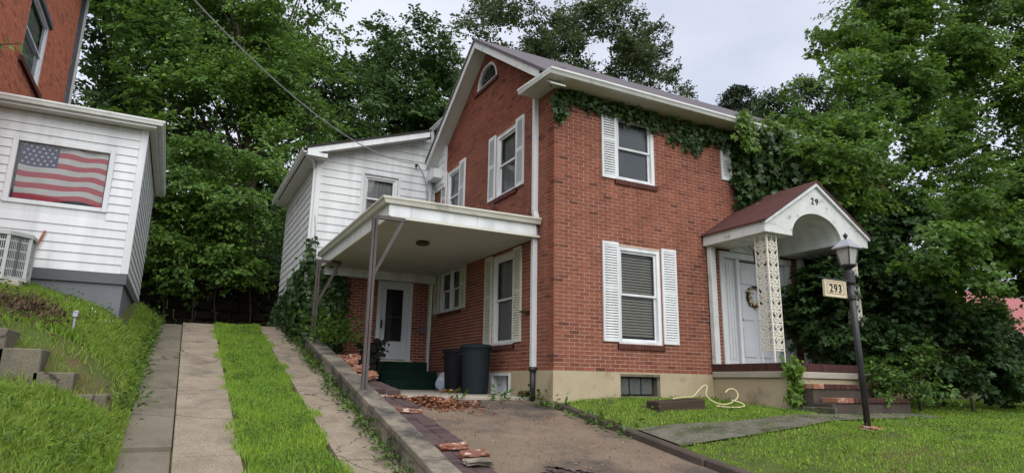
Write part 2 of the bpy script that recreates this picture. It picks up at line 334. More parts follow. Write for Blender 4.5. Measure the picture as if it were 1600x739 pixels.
def foliage(name, lobes, m, leaf, ncl, nl, rc, parent=None, flat=.35, fill=.45, lobed=False, droop=.35, up=.7, seed=0, sub=0, frac=.46, hor=0):
    """leaf clumps over the upper shells of ellipsoid lobes (cx, cy, cz, rx, ry, rz); ncl clumps per unit of lobe surface"""
    r = np.random.default_rng(seed+len(lobes)*13)
    if sub: lobes = boughs(lobes, sub, frac, seed)
    Ps, Ts, Ns = [], [], []
    for (cx, cy, cz, rx, ry, rz) in lobes:
        k = max(5, int(ncl*(rx*ry+ry*rz+rx*rz)/3))
        d = nrm(r.normal(size=(k, 3))); d[:, 2] = np.where(d[:, 2] < -.35, -d[:, 2], d[:, 2])
        rad = (fill+(1-fill)*np.sqrt(r.random(k)))*(1+.12*r.normal(size=k))
        c = np.array([cx, cy, cz])+d*rad[:, None]*np.array([rx, ry, rz])
        nn = r.poisson(nl, k)+3; rep = np.repeat(np.arange(k), nn); n = len(rep)
        sc = rc*(.65+.7*r.random(k))[rep][:, None]
        pn = nrm(d*.75*(1-hor)+np.array([0, 0, .5+hor])+r.normal(size=(k, 3))*.22)[rep]
        off = r.normal(size=(n, 3))*.55; off -= pn*((off*pn).sum(1)*(1-flat))[:, None]
        off -= pn*(.22*(off**2).sum(1))[:, None]
        Ps.append(c[rep]+off*sc)
        o2 = off
        Ts.append(o2*1.2+d[rep]*.7+r.normal(size=(n, 3))*.45+np.array([0, 0, -droop]))
        Ns.append(np.array([0, 0, up*.6])+pn+r.normal(size=(n, 3))*.42)
    P, T, Nn = np.concatenate(Ps), np.concatenate(Ts), np.concatenate(Ns)
    V, F = leaf_arrays(P, T, Nn, leaf*(.6+.7*r.random(len(P))), lobed=lobed)
    return fast(name, V, F, m, parent)
_nd = np.random.default_rng(99); _ND = nrm(_nd.normal(size=(22, 3))); _NP = _nd.uniform(0, 6.28, 22); _NF = np.concatenate([_nd.uniform(.7, 1.3, 10), _nd.uniform(1.6, 3.0, 12)])
def clump(P, s):
    """smooth 3d pattern, about -1..1, for clumps and gaps; s is the clump size"""
    q = (P/s)@_ND.T*_NF*3.2+_NP
    wv = np.concatenate([np.full(10, .34), np.full(12, .18)])
    return (np.sin(q)*wv).sum(1)
def sprays(name, lobes, m, leaf, dens, nl, ls, parent=None, gap=-.1, size=1.6, lobed=False, droop=.3, seed=0, bias=2.4, level=.0):
    """leafy sprays spread through the crown volume, thinned by a clump pattern so that boughs and gaps form; dens sprays per cubic unit"""
    r = np.random.default_rng(seed+5); Ps, Ts, Ns = [], [], []
    for (cx, cy, cz, rx, ry, rz) in lobes:
        k = max(8, int(dens*rx*ry*rz*4.2)); d = nrm(r.normal(size=(k, 3))); rad = r.random(k)**(1/bias)
        c = np.array([cx, cy, cz])+d*rad[:, None]*np.array([rx, ry, rz])*(1+.10*r.normal(size=(k, 1)))
        ok = clump(c, size)+.35*d[:, 2] > gap+.25*r.normal(size=k); c, d = c[ok], d[ok]; k = len(c)
        if not k: continue
        a = d.copy(); a[:, 2] = a[:, 2]*.5*(1-level)+.05; a = nrm(a+r.normal(size=(k, 3))*np.array([.5, .5, .28]))
        L = ls*(.55+.9*r.random(k)); nn = r.poisson(nl*L/ls)+3; rep = np.repeat(np.arange(k), nn); n = len(rep)
        pn = nrm(np.array([0, 0, 1.])+d*.45+r.normal(size=(k, 3))*.3); sd_ = nrm(np.cross(pn, a))
        t = r.random(n); lat = r.normal(size=n)*.22*(1.15-t); sg = np.sign(lat)
        P = c[rep]+a[rep]*((t-.35)*L[rep])[:, None]+sd_[rep]*(lat*L[rep])[:, None]-np.array([0, 0, 1.])*(droop*.35*(t**2+2*lat**2)*L[rep])[:, None]+r.normal(size=(n, 3))*.03*ls
        Ps.append(P); Ts.append(a[rep]*.8+sd_[rep]*(sg*.8)[:, None]+r.normal(size=(n, 3))*.35-np.array([0, 0, droop])); Ns.append(pn[rep]+r.normal(size=(n, 3))*.42)
    P, T, Nn = np.concatenate(Ps), np.concatenate(Ts), np.concatenate(Ns)
    V, F = leaf_arrays(P, T, Nn, leaf*(.55+.8*r.random(len(P))), lobed=lobed)
    return fast(name, V, F, m, parent)
def tree(name, base, lobes, m, leaf, ncl, nl, rc, label, group=None, tr=.2, seed=0, cat='tree', young=None, spray=None, hub=None, step=1, **k):
    t = thing(name, base, label, cat, group)
    if spray: sprays('crown', lobes, m, leaf, ncl, nl, rc, t, seed=seed, **spray)
    else: foliage('crown', lobes, m, leaf, ncl, nl, rc, t, seed=seed, **k)
    if young: sprays('lit_fringe', young, leafY, leaf*.95, ncl*1.2, nl, rc, t, seed=seed+5, lobed=True, gap=-.4)  # lit edge of the crown, put in as brighter leaf colour
    b = MB(); base = Vector(base)
    top = Vector(np.mean([l[:3] for l in lobes], axis=0)); far_hub = hub is not None; hub = base.lerp(top, .62) if hub is None else Vector(hub)
    b.tube([base-Vector((0, 0, .4)), base.lerp(hub, .25)+Vector((.06, 0, 0)), base.lerp(hub, .6), hub, hub.lerp(top, .8 if not far_hub else .1)], [tr*1.25, tr, tr*.85, tr*.65, tr*.25], 8)
    for i, l in enumerate(lobes):
        if (i+1) % step: continue
        q = Vector(l[:3]); s0 = base.lerp(hub, .55+.45*((i*.37) % 1)); ctl = s0.lerp(q, .5)+Vector((.06*math.sin(i*2.7), .06*math.cos(i*1.9), .16))*(q-s0).length; mid = s0.lerp(ctl, .5).lerp(ctl.lerp(q, .5), .5)
        b.tube([s0.lerp(ctl, f).lerp(ctl.lerp(q, f), f) for f in np.linspace(0, 1, 8)], [tr*(.38-.32*f) for f in np.linspace(0, 1, 8)], 5)
        for a in range(0 if far_hub else 3):
            e_ = q+Vector((math.cos(a*2.1+i)*l[3], math.sin(a*2.1+i)*l[4], .35*l[5]))*.75
            b.tube([mid, mid.lerp(e_, .6)+Vector((0, 0, .1)), e_], [tr*.14, tr*.09, tr*.03], 4)
    b.build('trunk', bark, t, smooth=True, recalc=False)
    return t

# ------------------------------------------------------------------ terrain
def sstep(a, b, x):
    t = np.clip((x-a)/(b-a), 0, 1); return t*t*(3-2*t)
def low(z, z0=-1.35, zmin=-1.85):
    """lets the slopes run out to the street level"""
    return np.where(z < z0, zmin+(z0-zmin)*np.exp((z-z0)/(z0-zmin)), z)
def zdrive(y):
    y = np.asarray(y, float)
    return low(np.where(y > 8.2, 1.086+.03*(y-8.2), -.759+.225*y), -1.5)
def zhouse(x, y):
    s = .19-.035*np.clip((np.asarray(x, float)+2.4)/2.4, 0, 1)
    return low(np.where(y > .72, -.5, -.5+s*(np.asarray(y, float)-.72)))
def zlawn(x, y):
    x = np.asarray(x, float); y = np.asarray(y, float)
    s = .155-.074*np.clip((x-.2)/2.5, 0, 1)
    z = -.43-.09*np.exp(-np.maximum(x-.2, 0)/.45)+np.minimum(y, 0)*s
    return low(z, -1.2)
def zbank(x, y):
    d = np.maximum(-6.08-np.asarray(x, float), 0)
    return zdrive(y)-.10*sstep(3.2, 4.6, np.asarray(y, float))*sstep(0, .3, d)+1.25*(1-np.exp(-d/.95))*(.50+.50*sstep(.0, 1.1, np.asarray(y, float)))
def H(x, y):
    x = np.asarray(x, float); y = np.asarray(y, float)
    z = np.where(x < -6.08, zbank(x, y), zdrive(y))
    t = np.clip((x+3.1)/.6, 0, 1); z = np.where(x > -3.1, z*(1-t)+zhouse(x, y)*t, z)
    z = np.where(x > .1, zlawn(x, y), z)
    back = 1.15+.30*np.maximum(y-13.5, 0)-.30*np.maximum(y-48, 0)
    k = sstep(2, 11, y)*np.where(x > 9.0, sstep(9, 12, x), 0)
    z = z*(1-k)+1.1*k
    k2 = sstep(9.0, 12.5, y)
    return z*(1-k2)+back*k2+.10*sstep(14, 18, y)*np.sin(x*.9)*np.cos(y*.7)
def axis(parts):
    return np.unique(np.round(np.concatenate([np.arange(a, b, s) for a, b, s in parts]), 4))
gx = np.concatenate([axis([(-400, -60, 20), (-60, -14, 2), (-14, -6.1, .22), (-6.08, -2.3, .2), (-2.3, .09, .3), (.11, 10, .25), (10, 60, 2), (60, 401, 20)]), [-3.14, -3.1, -2.5, .1, .12]])
gx = np.unique(gx)
gy = axis([(-200, -20, 15), (-20, -6, 1), (-6, 12, .22), (12, 60, 1.5), (60, 401, 20)])
X, Y = np.meshgrid(gx, gy); Z = H(X, Y)-.02
Z -= np.where((X < -3.1) & (X > -6.1), .05, 0)+np.where((X > -2.95) & (X < .1), .12, 0)
V = np.stack([X, Y, Z], -1).reshape(-1, 3); nx, ny = len(gx), len(gy)
i = (np.arange(ny-1)[:, None]*nx+np.arange(nx-1)).ravel()
g = fast('ground', V, np.stack([i, i+1, i+nx+1, i+nx], 1), groundM); struct(g)
b = MB(); b.box(-60, 60, -20, -6.8, -1.95, -1.83); struct(b.build('street', asphalt))
b = MB(); b.box(-60, 60, -6.8, -6.62, -1.95, -1.70); struct(b.build('street_kerb', concreteG))

def slab(b, x0, x1, y0, y1, zf, th=.1, dz=0, n=1):
    for q in range(n):
        a, c = y0+(y1-y0)*q/n, y0+(y1-y0)*(q+1)/n
        t = [(x0, a), (x1, a), (x1, c), (x0, c)]
        zz = [float(zf(px, py))+dz for px, py in t]
        b.hexa([(px, py, z-th) for (px, py), z in zip(t, zz)]+[(px, py, z) for (px, py), z in zip(t, zz)])
# two concrete wheel strips with grass between, and the walk beside them
zd = lambda x, y: zdrive(y)
dr = struct(link('driveway_strips', None, None, (-4.5, 0, -.76)))
def run(x0, x1, ys, m, dzs, parent):
    for k in range(len(ys)-1):
        b = MB(); slab(b, x0, x1, ys[k]+.008, ys[k+1]-.008, zd, .12, dzs[k % len(dzs)], 3 if ys[k] < -2.5 or ys[k] > 7 else 1); b.build('slab', m, parent, bevel=.006)
run(-3.83, -3.16, [-7, -5.2, -3.4, -1.6, .12, 1.7, 3.2, 4.72, 6.36, 8.02, 9.6], concrete, [.0, .012, -.006, .008], dr)
run(-5.54, -4.86, [-7, -5.0, -3.1, -1.3, .6, 2.3, 4.0, 5.6, 7.2, 8.4, 9.8], concrete, [.0, .008, -.004], dr)
pw = struct(link('side_path', None, None, (-5.8, 0, -.76)))
run(-6.06, -5.556, [-7, -4.4, -2.7, -.97, 1.2, 4.1, 6.0, 8.0, 9.4], concreteG, [-.03, -.035, -.05, .0, .004], pw)
b = MB(); b.box(-6.3, -2.6, 9.9, 13.2, 1.0, 1.13); struct(b.build('parking_pad', concrete))

# house drive: stained concrete, brick paving where it is broken away
b = MB()
ys = np.concatenate([np.linspace(-7.2, -4.6, 8)[:-1], np.linspace(-4.6, .70, 130)]); xs = np.linspace(-2.40, .02, 62)
EDGE = lambda x: -3.05+.28*math.sin(x*3.1+.6)*(x+2.4)-1.1*max(0, x+1.75)**1.3+.05*math.sin(x*17)+.03*math.sin(x*41)      # where the concrete is broken away
for a in range(len(xs)-1):
    for c in range(len(ys)-1):
        if ys[c] < EDGE(xs[a]): continue
        q = [(xs[a], ys[c]), (xs[a+1], ys[c]), (xs[a+1], ys[c+1]), (xs[a], ys[c+1])]
        b.face([(px, py, float(zhouse(px, py))+.006*math.sin(px*2.1)*math.cos(py*1.7)) for px, py in q])
hd = b.build('house_driveway', concreteD, recalc=False); struct(hd)
bm = bmesh.new(); bm.from_mesh(hd.data); bmesh.ops.remove_doubles(bm, verts=bm.verts, dist=.001); bm.to_mesh(hd.data); bm.free()
pb = MB(); pb.box(-.10, .10, -.047, .047, -.06, 0); paver0 = pb.build('paver', paverM, hd, bevel=.006, local=True)
first = True; pts = []
rr = random.Random(3)
y = -4.6
while y < -2.0:
    k = 0; x = -2.30+(.1 if int(round(y/.105)) % 2 else 0)
    while x < .0:
        if y < EDGE(x)+.2: pts.append((x, y, float(zhouse(x, y))-.014+rr.uniform(-.005, .005)))
        x += .21
    y += .105
pts = sorted(pts, key=lambda p: -p[1])[:290]
paver0.location = Vector(pts[0])-Vector(ORG[hd])
copies('paver', paver0, hd, pts[1:])
for o in hd.children: o.rotation_euler = (math.atan(.18), 0, rr.uniform(-.02, .02))
b = MB()
slab(b, -2.40, -.02, .72, 5.95, lambda x, y: -.455+.016*(y-.72), .3); struct(b.build('carport_slab', slabM, bevel=.01))

# left retaining kerb with coping slabs
rk = thing('retaining_kerb', (-3.02, 1, -.8), 'low concrete kerb with flat coping slabs running up between drive strip and carport', 'retaining wall')
zc = lambda y: -1.134+.225*(y+3.0)
cy = [-6.4, -4.6, -2.55, -.42, 3.05, 5.15]
for k in range(5):
    b = MB(); z0, z1 = float(low(np.array(zc(cy[k])), -1.3, -1.7)), float(low(np.array(zc(cy[k+1])), -1.3, -1.7))
    a, c = cy[k]+.006, cy[k+1]-.006; dz = (.012, -.01, .006, .0, -.02)[k]
    b.hexa([(-3.17, a, z0-.09), (-2.87, a, z0-.09), (-2.87, c, z1-.09), (-3.17, c, z1-.09), (-3.17, a, z0+dz), (-2.87, a, z0+dz), (-2.87, c, z1+dz), (-3.17, c, z1+dz)])
    o = b.build('coping', coping, rk, bevel=.012)
    n = max(2, int((c-a)/.62))
    for q in range(n):
        b = MB(); u0, u1 = a+(c-a)*q/n+.003, a+(c-a)*(q+1)/n-.003; h0, h1 = z0+(z1-z0)*q/n, z0+(z1-z0)*(q+1)/n
        b.hexa([(-3.15, u0, h0-.75), (-2.89, u0, h0-.75), (-2.89, u1, h1-.75), (-3.15, u1, h1-.75), (-3.15, u0, h0-.092), (-2.89, u0, h0-.092), (-2.89, u1, h1-.092), (-3.15, u1, h1-.092)])
        b.build('face_block', coping, rk, bevel=.008)
# stepped brick strip inside the kerb
bs = thing('brick_strip', (-2.63, 0, -.6), 'stepped strip of worn purple brick paving beside the concrete kerb', 'brick paving')
def zstrip(y):
    if y > .67: return -.355+.10*(y-.67)
    if y > -.30: return -.45+.12*(y-.67)
    if y > -2.0: return -.645+.172*(y+.30)
    return -1.0+.19*(y+2.0)
b = MB()
for y0, y1 in ((-3.6, -2.0), (-2.0, -.30), (-.30, .67), (.67, 2.3), (2.3, 5.2)):
    za, zb = zstrip(y0+1e-3)-.02, zstrip(y1-1e-3)-.02
    b.hexa([(-2.87, y0, za-.5), (-2.41, y0, za-.5), (-2.41, y1, zb-.5), (-2.87, y1, zb-.5), (-2.87, y0, za), (-2.41, y0, za), (-2.41, y1, zb), (-2.87, y1, zb)])
b.build('mortar_bed', mortar, bs)
proto = None; y = -3.55; r_ = 0
while y < 2.35:
    for c_ in range(2):
        xx = -2.865+.115+c_*.228+(.0 if r_ % 2 else .004)
        if proto is None:
            pb = MB(); pb.box(-.108, .108, -.049, .049, -.07, 0); proto = pb.build('brick', paverM, bs, bevel=.005, local=True); o = proto
        else:
            o = bpy.data.objects.new('brick', proto.data); C.objects.link(o); o.parent = bs; ORG[o] = ORG[bs]
        sl = .10 if y > .67 else .12 if y > -.3 else .175
        o.location = Vector((xx, y, zstrip(y)+rr.uniform(-.006, .006)))-Vector(ORG[bs]); o.rotation_euler = (math.atan(sl)+rr.uniform(-.02, .02), rr.uniform(-.03, .03), rr.uniform(-.03, .03))
    y += .106; r_ += 1
# loose and broken bricks
def broken(m, c, sx, sy, sz, rz, label, group, tilt=0.0, name='loose_brick'):
    me = bpy.data.meshes.new(name); bm = bmesh.new(); bmesh.ops.create_cube(bm, size=1)
    bmesh.ops.subdivide_edges(bm, edges=bm.edges[:], cuts=2, use_grid_fill=True)
    for v in bm.verts: v.co = Vector((v.co.x*sx, v.co.y*sy, v.co.z*sz))+Vector((rr.gauss(0, .012), rr.gauss(0, .012), rr.gauss(0, .005)))
    bm.to_mesh(me); bm.free(); me.materials.append(m)
    o = link(name, me, None, c); o.rotation_euler = (math.atan(.2)+tilt, rr.uniform(-.1, .1), rz)
    return tag(o, label, 'brick', group)
k = 0
PILE = [(-2.52, 2.55, .0, 'brick'), (-2.75, 2.62, .0, ''), (-2.60, 2.72, .075, ''), (-2.66, 3.05, .0, ''), (-2.45, 3.10, .0, ''), (-2.6, 3.2, .08, ''), (-2.55, 3.42, .155, ''), (-2.74, 1.75, .05, ''), (-2.55, 1.9, .06, ''), (-2.78, 2.1, .13, ''), (-2.62, 2.35, .15, ''), (-2.74, 2.75, .20, ''), (-2.6, 3.0, .26, ''),
        (-2.7, 3.75, .05, ''), (-2.48, 3.8, .05, ''), (-2.6, 3.95, .125, ''), (-2.72, 2.2, .06, ''), (-2.5, 2.28, .06, '')]
for (x, y, dz, _) in PILE:
    broken(looseM, (x, y, zstrip(min(y, 2.3))+.035+dz+.16*max(0, y-2.3)), .21, .16 if k % 3 else .11, .075, rr.uniform(-.35, .35), 'broken orange brick in the rubble pile at the carport post', 'broken bricks piled beside the carport post'); k += 1
for (x, y, s_, lab) in ((-2.60, -2.02, (.36, .10, .06), 'broken row of orange bricks across the paved strip'), (-2.47, -2.35, (.33, .16, .05), 'flat orange brick slab broken off at foot of the brick strip'),
                        (-2.55, -2.62, (.30, .15, .05), 'grey broken chunk of concrete lying lowest on the brick strip')):
    o = broken(coping if 'grey' in lab else looseM, (x, y, zstrip(y)+.04), *s_, .06, lab, None, 0, 'rubble_piece'); o['category'] = 'rubble'
o = broken(looseM, (-2.62, -.36, zstrip(-.36)+.03), .40, .12, .05, .03, 'red brick edging broken across the middle of the strip', None, 0, 'rubble_piece'); o['category'] = 'rubble'
o = broken(stepbrick, (-.12, .80, -.40), .2, .1, .07, .3, 'single red brick lying by the black downspout boot', None, 0, 'loose_brick')

# right kerb of the drive
kb = thing('drive_kerb', (.1, -2, -1), 'dark worn concrete kerb between house drive and front lawn', 'kerb')
ky = [-6.4, -4.9, -3.4, -1.9, -.75, .0]
zk = lambda y: float(low(np.array(-.53+.155*y), -1.2, -1.75))
for k in range(5):
    a, c = ky[k]+.005, ky[k+1]-.005; o = .03*math.sin(k*2.3)
    MB().hexa([(.0+o, a, zk(a)-.4), (.17+o, a, zk(a)-.4), (.17, c, zk(c)-.4), (.0, c, zk(c)-.4), (.02+o, a, zk(a)+.01), (.16+o, a, zk(a)+.01), (.16, c, zk(c)+.01), (.02, c, zk(c)+.01)]).build('kerb_stone', kerbM, kb, bevel=.018)
# front walk across the lawn
b = MB(); walk_lo = lambda x: np.interp(x, [.16, 1, 2, 3.6, 5.8], [-2.9, -3.1, -3.15, -2.97, -2.9]); walk_hi = lambda x: np.interp(x, [.16, 1.6, 3.8, 5.8], [-1.95, -2.42, -2.40, -2.40])
xs = np.linspace(.16, 5.8, 24)
for a in range(len(xs)-1):
    for c in range(4):
        q = []
        for (px, f) in ((xs[a], c/4), (xs[a+1], c/4), (xs[a+1], (c+1)/4), (xs[a], (c+1)/4)):
            l0, l1 = float(walk_lo(px)), float(walk_hi(px)); py = l0+(l1-l0)*f; q.append((px, py, float(zlawn(px, py))+.012))
        b.face(q)
struct(b.build('front_walk', concreteW, recalc=False))
def in_walk(x, y):
    wob = .04*np.sin(x*9)+.03*np.sin(x*23+y*5)
    return (x > .1) & (x < 5.8) & (y > walk_lo(x)+.04+wob) & (y < walk_hi(x)-.04+wob)
# concrete steps cut into the bank
st = thing('bank_steps', (-6.6, .4, -.7), 'weathered concrete steps climbing the grass bank toward the sided house', 'steps')
for k, (x1, zt) in enumerate(((-6.32, -.445), (-6.69, -.19), (-7.05, .078), (-7.42, .305), (-7.8, .53))):
    MB().box(x1-.42, x1, .10, 1.15, zt-1.0, zt).build('step', concreteG, st, bevel=.012)
# rock wall at the top of the drive
rw = thing('rock_retaining_wall', (-4.5, 13.4, 1.1), 'dark rough stone retaining wall at the top of the drive under the trees', 'retaining wall')
r_ = random.Random(5); z = 1.05
while z < 3.1:
    x = -12+r_.uniform(0, .4); h = r_.uniform(.22, .36)
    while x < 1:
        l = r_.uniform(.35, .8); MB().box(x, x+l-.03, 13.3+r_.uniform(-.12, .12), 13.9, z+r_.uniform(-.06, .0), z+h-.025+r_.uniform(-.05, .05)).build('stone', rock, rw, bevel=.05); x += l
    z += h

# ------------------------------------------------------------------ the brick house
house = thing('brick_house', (4.9, 3.0, -.5), 'red brick two storey house with white shutters, carport, arched porch and rear siding wing', 'house')
WF = lambda s, t, z: (s, -t, z)              # front wall, facing -Y
WS = lambda s, t, z: (-t, s, z)              # gable wall, facing -X
WB = lambda s, t, z: (s, 5.98-t, z)          # rear wing wall over and under the carport, facing -Y
HW, HD, HT = 9.8, 5.98, 5.1
CO, BL = .068, .2135                          # course and brick pitch
ridge = lambda y: 7.51-.69*abs(y-2.99)
open_f = [(1.37, 2.36, .50, 2.28), (1.37, 2.31, 3.56, 4.88), (4.36, 5.44, 3.99, 4.88), (7.44, 8.43, .50, 2.28), (7.44, 8.43, 3.56, 4.88), (3.88, 5.92, .19, 2.45)]
open_s = [(1.48, 2.43, .50, 2.28), (1.45, 2.40, 3.56, 4.95), (4.39, 5.23, 3.56, 4.95), (4.13, 5.44, 1.40, 2.44)]
ARC = (3.0, 6.43, .54)                        # gable window: centre y, sill z, radius
open_b = [(-1.40, -.51, .27, 2.27)]
def core(b, W, s0, s1, z0, z1, ops, t0=-.2, t1=-.007):
    ss = sorted({s0, s1}|{v for o in ops for v in o[:2]}); zs = sorted({z0, z1}|{v for o in ops for v in o[2:]})
    for i in range(len(ss)-1):
        for j in range(len(zs)-1):
            sm, zm = (ss[i]+ss[i+1])/2, (zs[j]+zs[j+1])/2
            if any(o[0] < sm < o[1] and o[2] < zm < o[3] for o in ops): continue
            b.wbox(W, ss[i], ss[i+1], t0, t1, zs[j], zs[j+1])
def spans(z0, z1, s0, s1, ops, arc=None):
    sp = [(s0, s1)]
    cut = [(o[0]-.005, o[1]+.005) for o in ops if o[2] < z1-.01 and o[3] > z0+.01]
    if arc and z1 > arc[1] and z0 < arc[1]+arc[2]:
        h = math.sqrt(max(0, arc[2]**2-max(0, (z0+z1)/2-arc[1])**2)); cut.append((arc[0]-h, arc[0]+h))
    for c0, c1 in cut:
        n = []
        for a, b_ in sp:
            if c0 > a: n.append((a, min(b_, c0)))
            if c1 < b_: n.append((max(a, c1), b_))
        sp = [q for q in n if q[1]-q[0] > .02]
    return sp
def bricks(W, s0, s1, zlo, zhi, ops, full, rest, odd_start, depth=.05, arc=None, lim=None, corner=False):
    """running bond courses; whole stretchers go to full, cut bricks to rest"""
    k = int(math.ceil(zlo/CO-.01))
    while k*CO < zhi-.03:
        z0, z1 = k*CO+.0055, (k+1)*CO-.0055
        a0, a1 = s0, s1
        if lim: a0, a1 = lim(z1)
        if a1-a0 < .1: break
        odd = k % 2 != 0
        for (a, c) in spans(z0, z1, a0, a1, ops, arc):
            off = (BL/2 if odd == odd_start else 0.0)
            n = math.floor((a-off)/BL)
            while n*BL+off < c:
                p, q = max(a, n*BL+off), min(c, (n+1)*BL+off-.012)
                if corner and p < .001 and not (odd == odd_start):
                    rest.append((W, 0.0, q, -.0985, 0.0, z0, z1))          # wraps the corner
                elif corner and p < .001:
                    pass                                                     # header of the other wall's stretcher
                elif q-p > .012:
                    (full if q-p > .199 else rest).append((W, p, q, -depth, rr.uniform(-.002, .002), z0, z1))
                n += 1
        k += 1
full, rest, fullS = [], [], []
bricks(WF, 0, HW, 0, HT, open_f, full, rest, True, corner=True)
bricks(WS, 0, HD, 0, 7.4, open_s, fullS, rest, False, arc=ARC, corner=True,
       lim=lambda z: (0, HD) if z < HT else (2.99-(7.36-z)/.69, 2.99+(7.36-z)/.69))
bricks(WB, -2.9, -.01, -.5+.04, 2.46, open_b, fullS, rest, True)
# walls behind the bricks
b = MB(); core(b, WF, 0.012, HW-.012, 0, HT, open_f); wf = b.build('front_wall', mortar, house)
b = MB(); core(b, WS, 0.212, HD, 0, HT, open_s)
GA = (2.44, 3.56, 6.40, 6.99)
for (y0, y1) in ((0.1, GA[0]), (GA[1], 5.88)):
    pts = [(y0, HT), (y1, HT), (y1, ridge(y1)-.13), (y0, ridge(y0)-.13)]
    b.prism([(.012, p[0], p[1]) for p in pts], (.19, 0, 0))
b.prism([(.012, GA[0], HT), (.012, GA[1], HT), (.012, GA[1], GA[2]), (.012, GA[0], GA[2])], (.19, 0, 0))
top = [(GA[0], ridge(GA[0])-.13), (2.99, ridge(2.99)-.13), (GA[1], ridge(GA[1])-.13)]
n = 14; arcp = [(ARC[0]+ARC[2]*math.cos(math.pi*q/n), ARC[1]+ARC[2]*math.sin(math.pi*q/n)) for q in range(n+1)]   # from +y to -y
b.prism([(.012, y, z) for y, z in [(GA[0], GA[2])]+top+[(GA[1], GA[2])]+[(ARC[0]+ARC[2], GA[2])]+arcp+[(ARC[0]-ARC[2], GA[2])]], (.19, 0, 0))
ws = b.build('gable_wall', mortar, house)
b = MB(); core(b, WB, -2.95, -.02, -.5, 2.46, open_b); wb = b.build('carport_rear_wall', mortar, house)
b = MB(); b.box(.012, HW-.012, HD-.2, HD-.012, -.5, HT); b.box(HW-.2, HW-.012, .2, HD-.2, -.5, HT)
b.prism([(HW-.2, .1, HT), (HW-.2, 5.88, HT), (HW-.2, 2.99, 7.38)], (.188, 0, 0)); b.build('far_walls', brickS, house)
# the 220 wall bricks that show largest are single pieces, the others one mesh
def size_seen(q):
    p = np.array(q[0]((q[1]+q[2])/2, 0, (q[5]+q[6])/2)); d = p-CAM
    return abs(d[1])/np.linalg.norm(d)**3
full.sort(key=size_seen, reverse=True)
proto = MB().box(0, .2015, .0, .05, 0, CO-.011).build('brick', brickO, wf, local=True)
one = [q for q in full if q[1] < 3.4][:220]; oneset = set(map(id, one))
for i, q in enumerate(one):
    o = proto if i == 0 else bpy.data.objects.new('brick', proto.data)
    if i: C.objects.link(o); o.parent = wf; ORG[o] = ORG[wf]
    o.location = Vector((q[1], -q[4], q[5]))-Vector(ORG[wf])
b = MB()
for q in [q for q in full if id(q) not in oneset]+rest:
    if q[0] is WF: b.wbox(*q)
stuff(b.build('brickwork', brickS, wf))
b = MB()
for q in fullS+rest:
    if q[0] is WS: b.wbox(*q)
stuff(b.build('brickwork', brickS, ws))
b = MB()
for q in fullS+rest:
    if q[0] is WB: b.wbox(*q)
stuff(b.build('brickwork', brickS, wb))
# foundation
bf = [(1.36, 2.25, -.41, -.03)]; bsd = [(1.52, 2.40, -.44, -.04)]
b = MB(); core(b, WF, -.02, HW+.02, -1.2, 0-.002, bf, -.2, .02); core(b, WS, .2, HD, -1.2, -.002, bsd, -.2, .02)
b.build('foundation', stucco, house, bevel=0)

# ---- windows and shutters
slat_cache = {}
def shutter(W, s0, s1, z0, z1, m=white, name='shutter'):
    t0, t1 = .004, .034; st_ = .042; b = MB()
    b.wbox(W, s0, s0+st_, t0, t1, z0, z1); b.wbox(W, s1-st_, s1, t0, t1, z0, z1)
    zm = z0+(z1-z0)*.53
    rails = ((z0, z0+.075), (zm-.03, zm+.03), (z1-.06, z1))
    for a, c in rails: b.wbox(W, s0+st_, s1-st_, t0, t1-.002, a, c)
    b.wbox(W, s0+st_, s1-st_, t0, t0+.004, z0+.075, z1-.06)
    o = b.build(name, m, house)
    key = (W, round(s1-s0, 3), m.name); w_ = s1-s0-2*st_
    p = .046; pts = []
    for a, c in ((z0+.075, zm-.03), (zm+.03, z1-.06)):
        n = max(1, int((c-a)/p))
        for i in range(n): pts.append(a+(i+.5)*(c-a)/n)
    for i, z in enumerate(pts):
        if key not in slat_cache:
            b = MB(); b.hexa([W(-w_/2, .012, -.002), W(w_/2, .012, -.002), W(w_/2, .016, .004), W(-w_/2, .016, .004),
                              W(-w_/2, -.008, .034), W(w_/2, -.008, .034), W(w_/2, -.004, .036), W(-w_/2, -.004, .036)])
            w0 = W(0, 0, 0); b.v = [(p_[0]-w0[0], p_[1]-w0[1], p_[2]-w0[2]) for p_ in b.v]
            sl = b.build('slat', m, o, local=True)
            slat_cache[key] = sl.data
        else:
            sl = bpy.data.objects.new('slat', slat_cache[key]); C.objects.link(sl); sl.parent = o; ORG[sl] = ORG[o]
        sl.location = Vector(W((s0+s1)/2, .022, z-.017))-Vector(ORG[o])
    return o
def pane(W, s0, s1, t, z0, z1, parent):
    q = [Vector(W(s0, t, z0)), Vector(W(s1, t, z0)), Vector(W(s1, t, z1)), Vector(W(s0, t, z1))]
    if (q[1]-q[0]).cross(q[2]-q[0]).dot(Vector(W(0, 1, 0))-Vector(W(0, 0, 0))) < 0: q.reverse()      # glass faces outwards
    b = MB(); b.face(q); return b.build('pane', glass, parent, recalc=False)
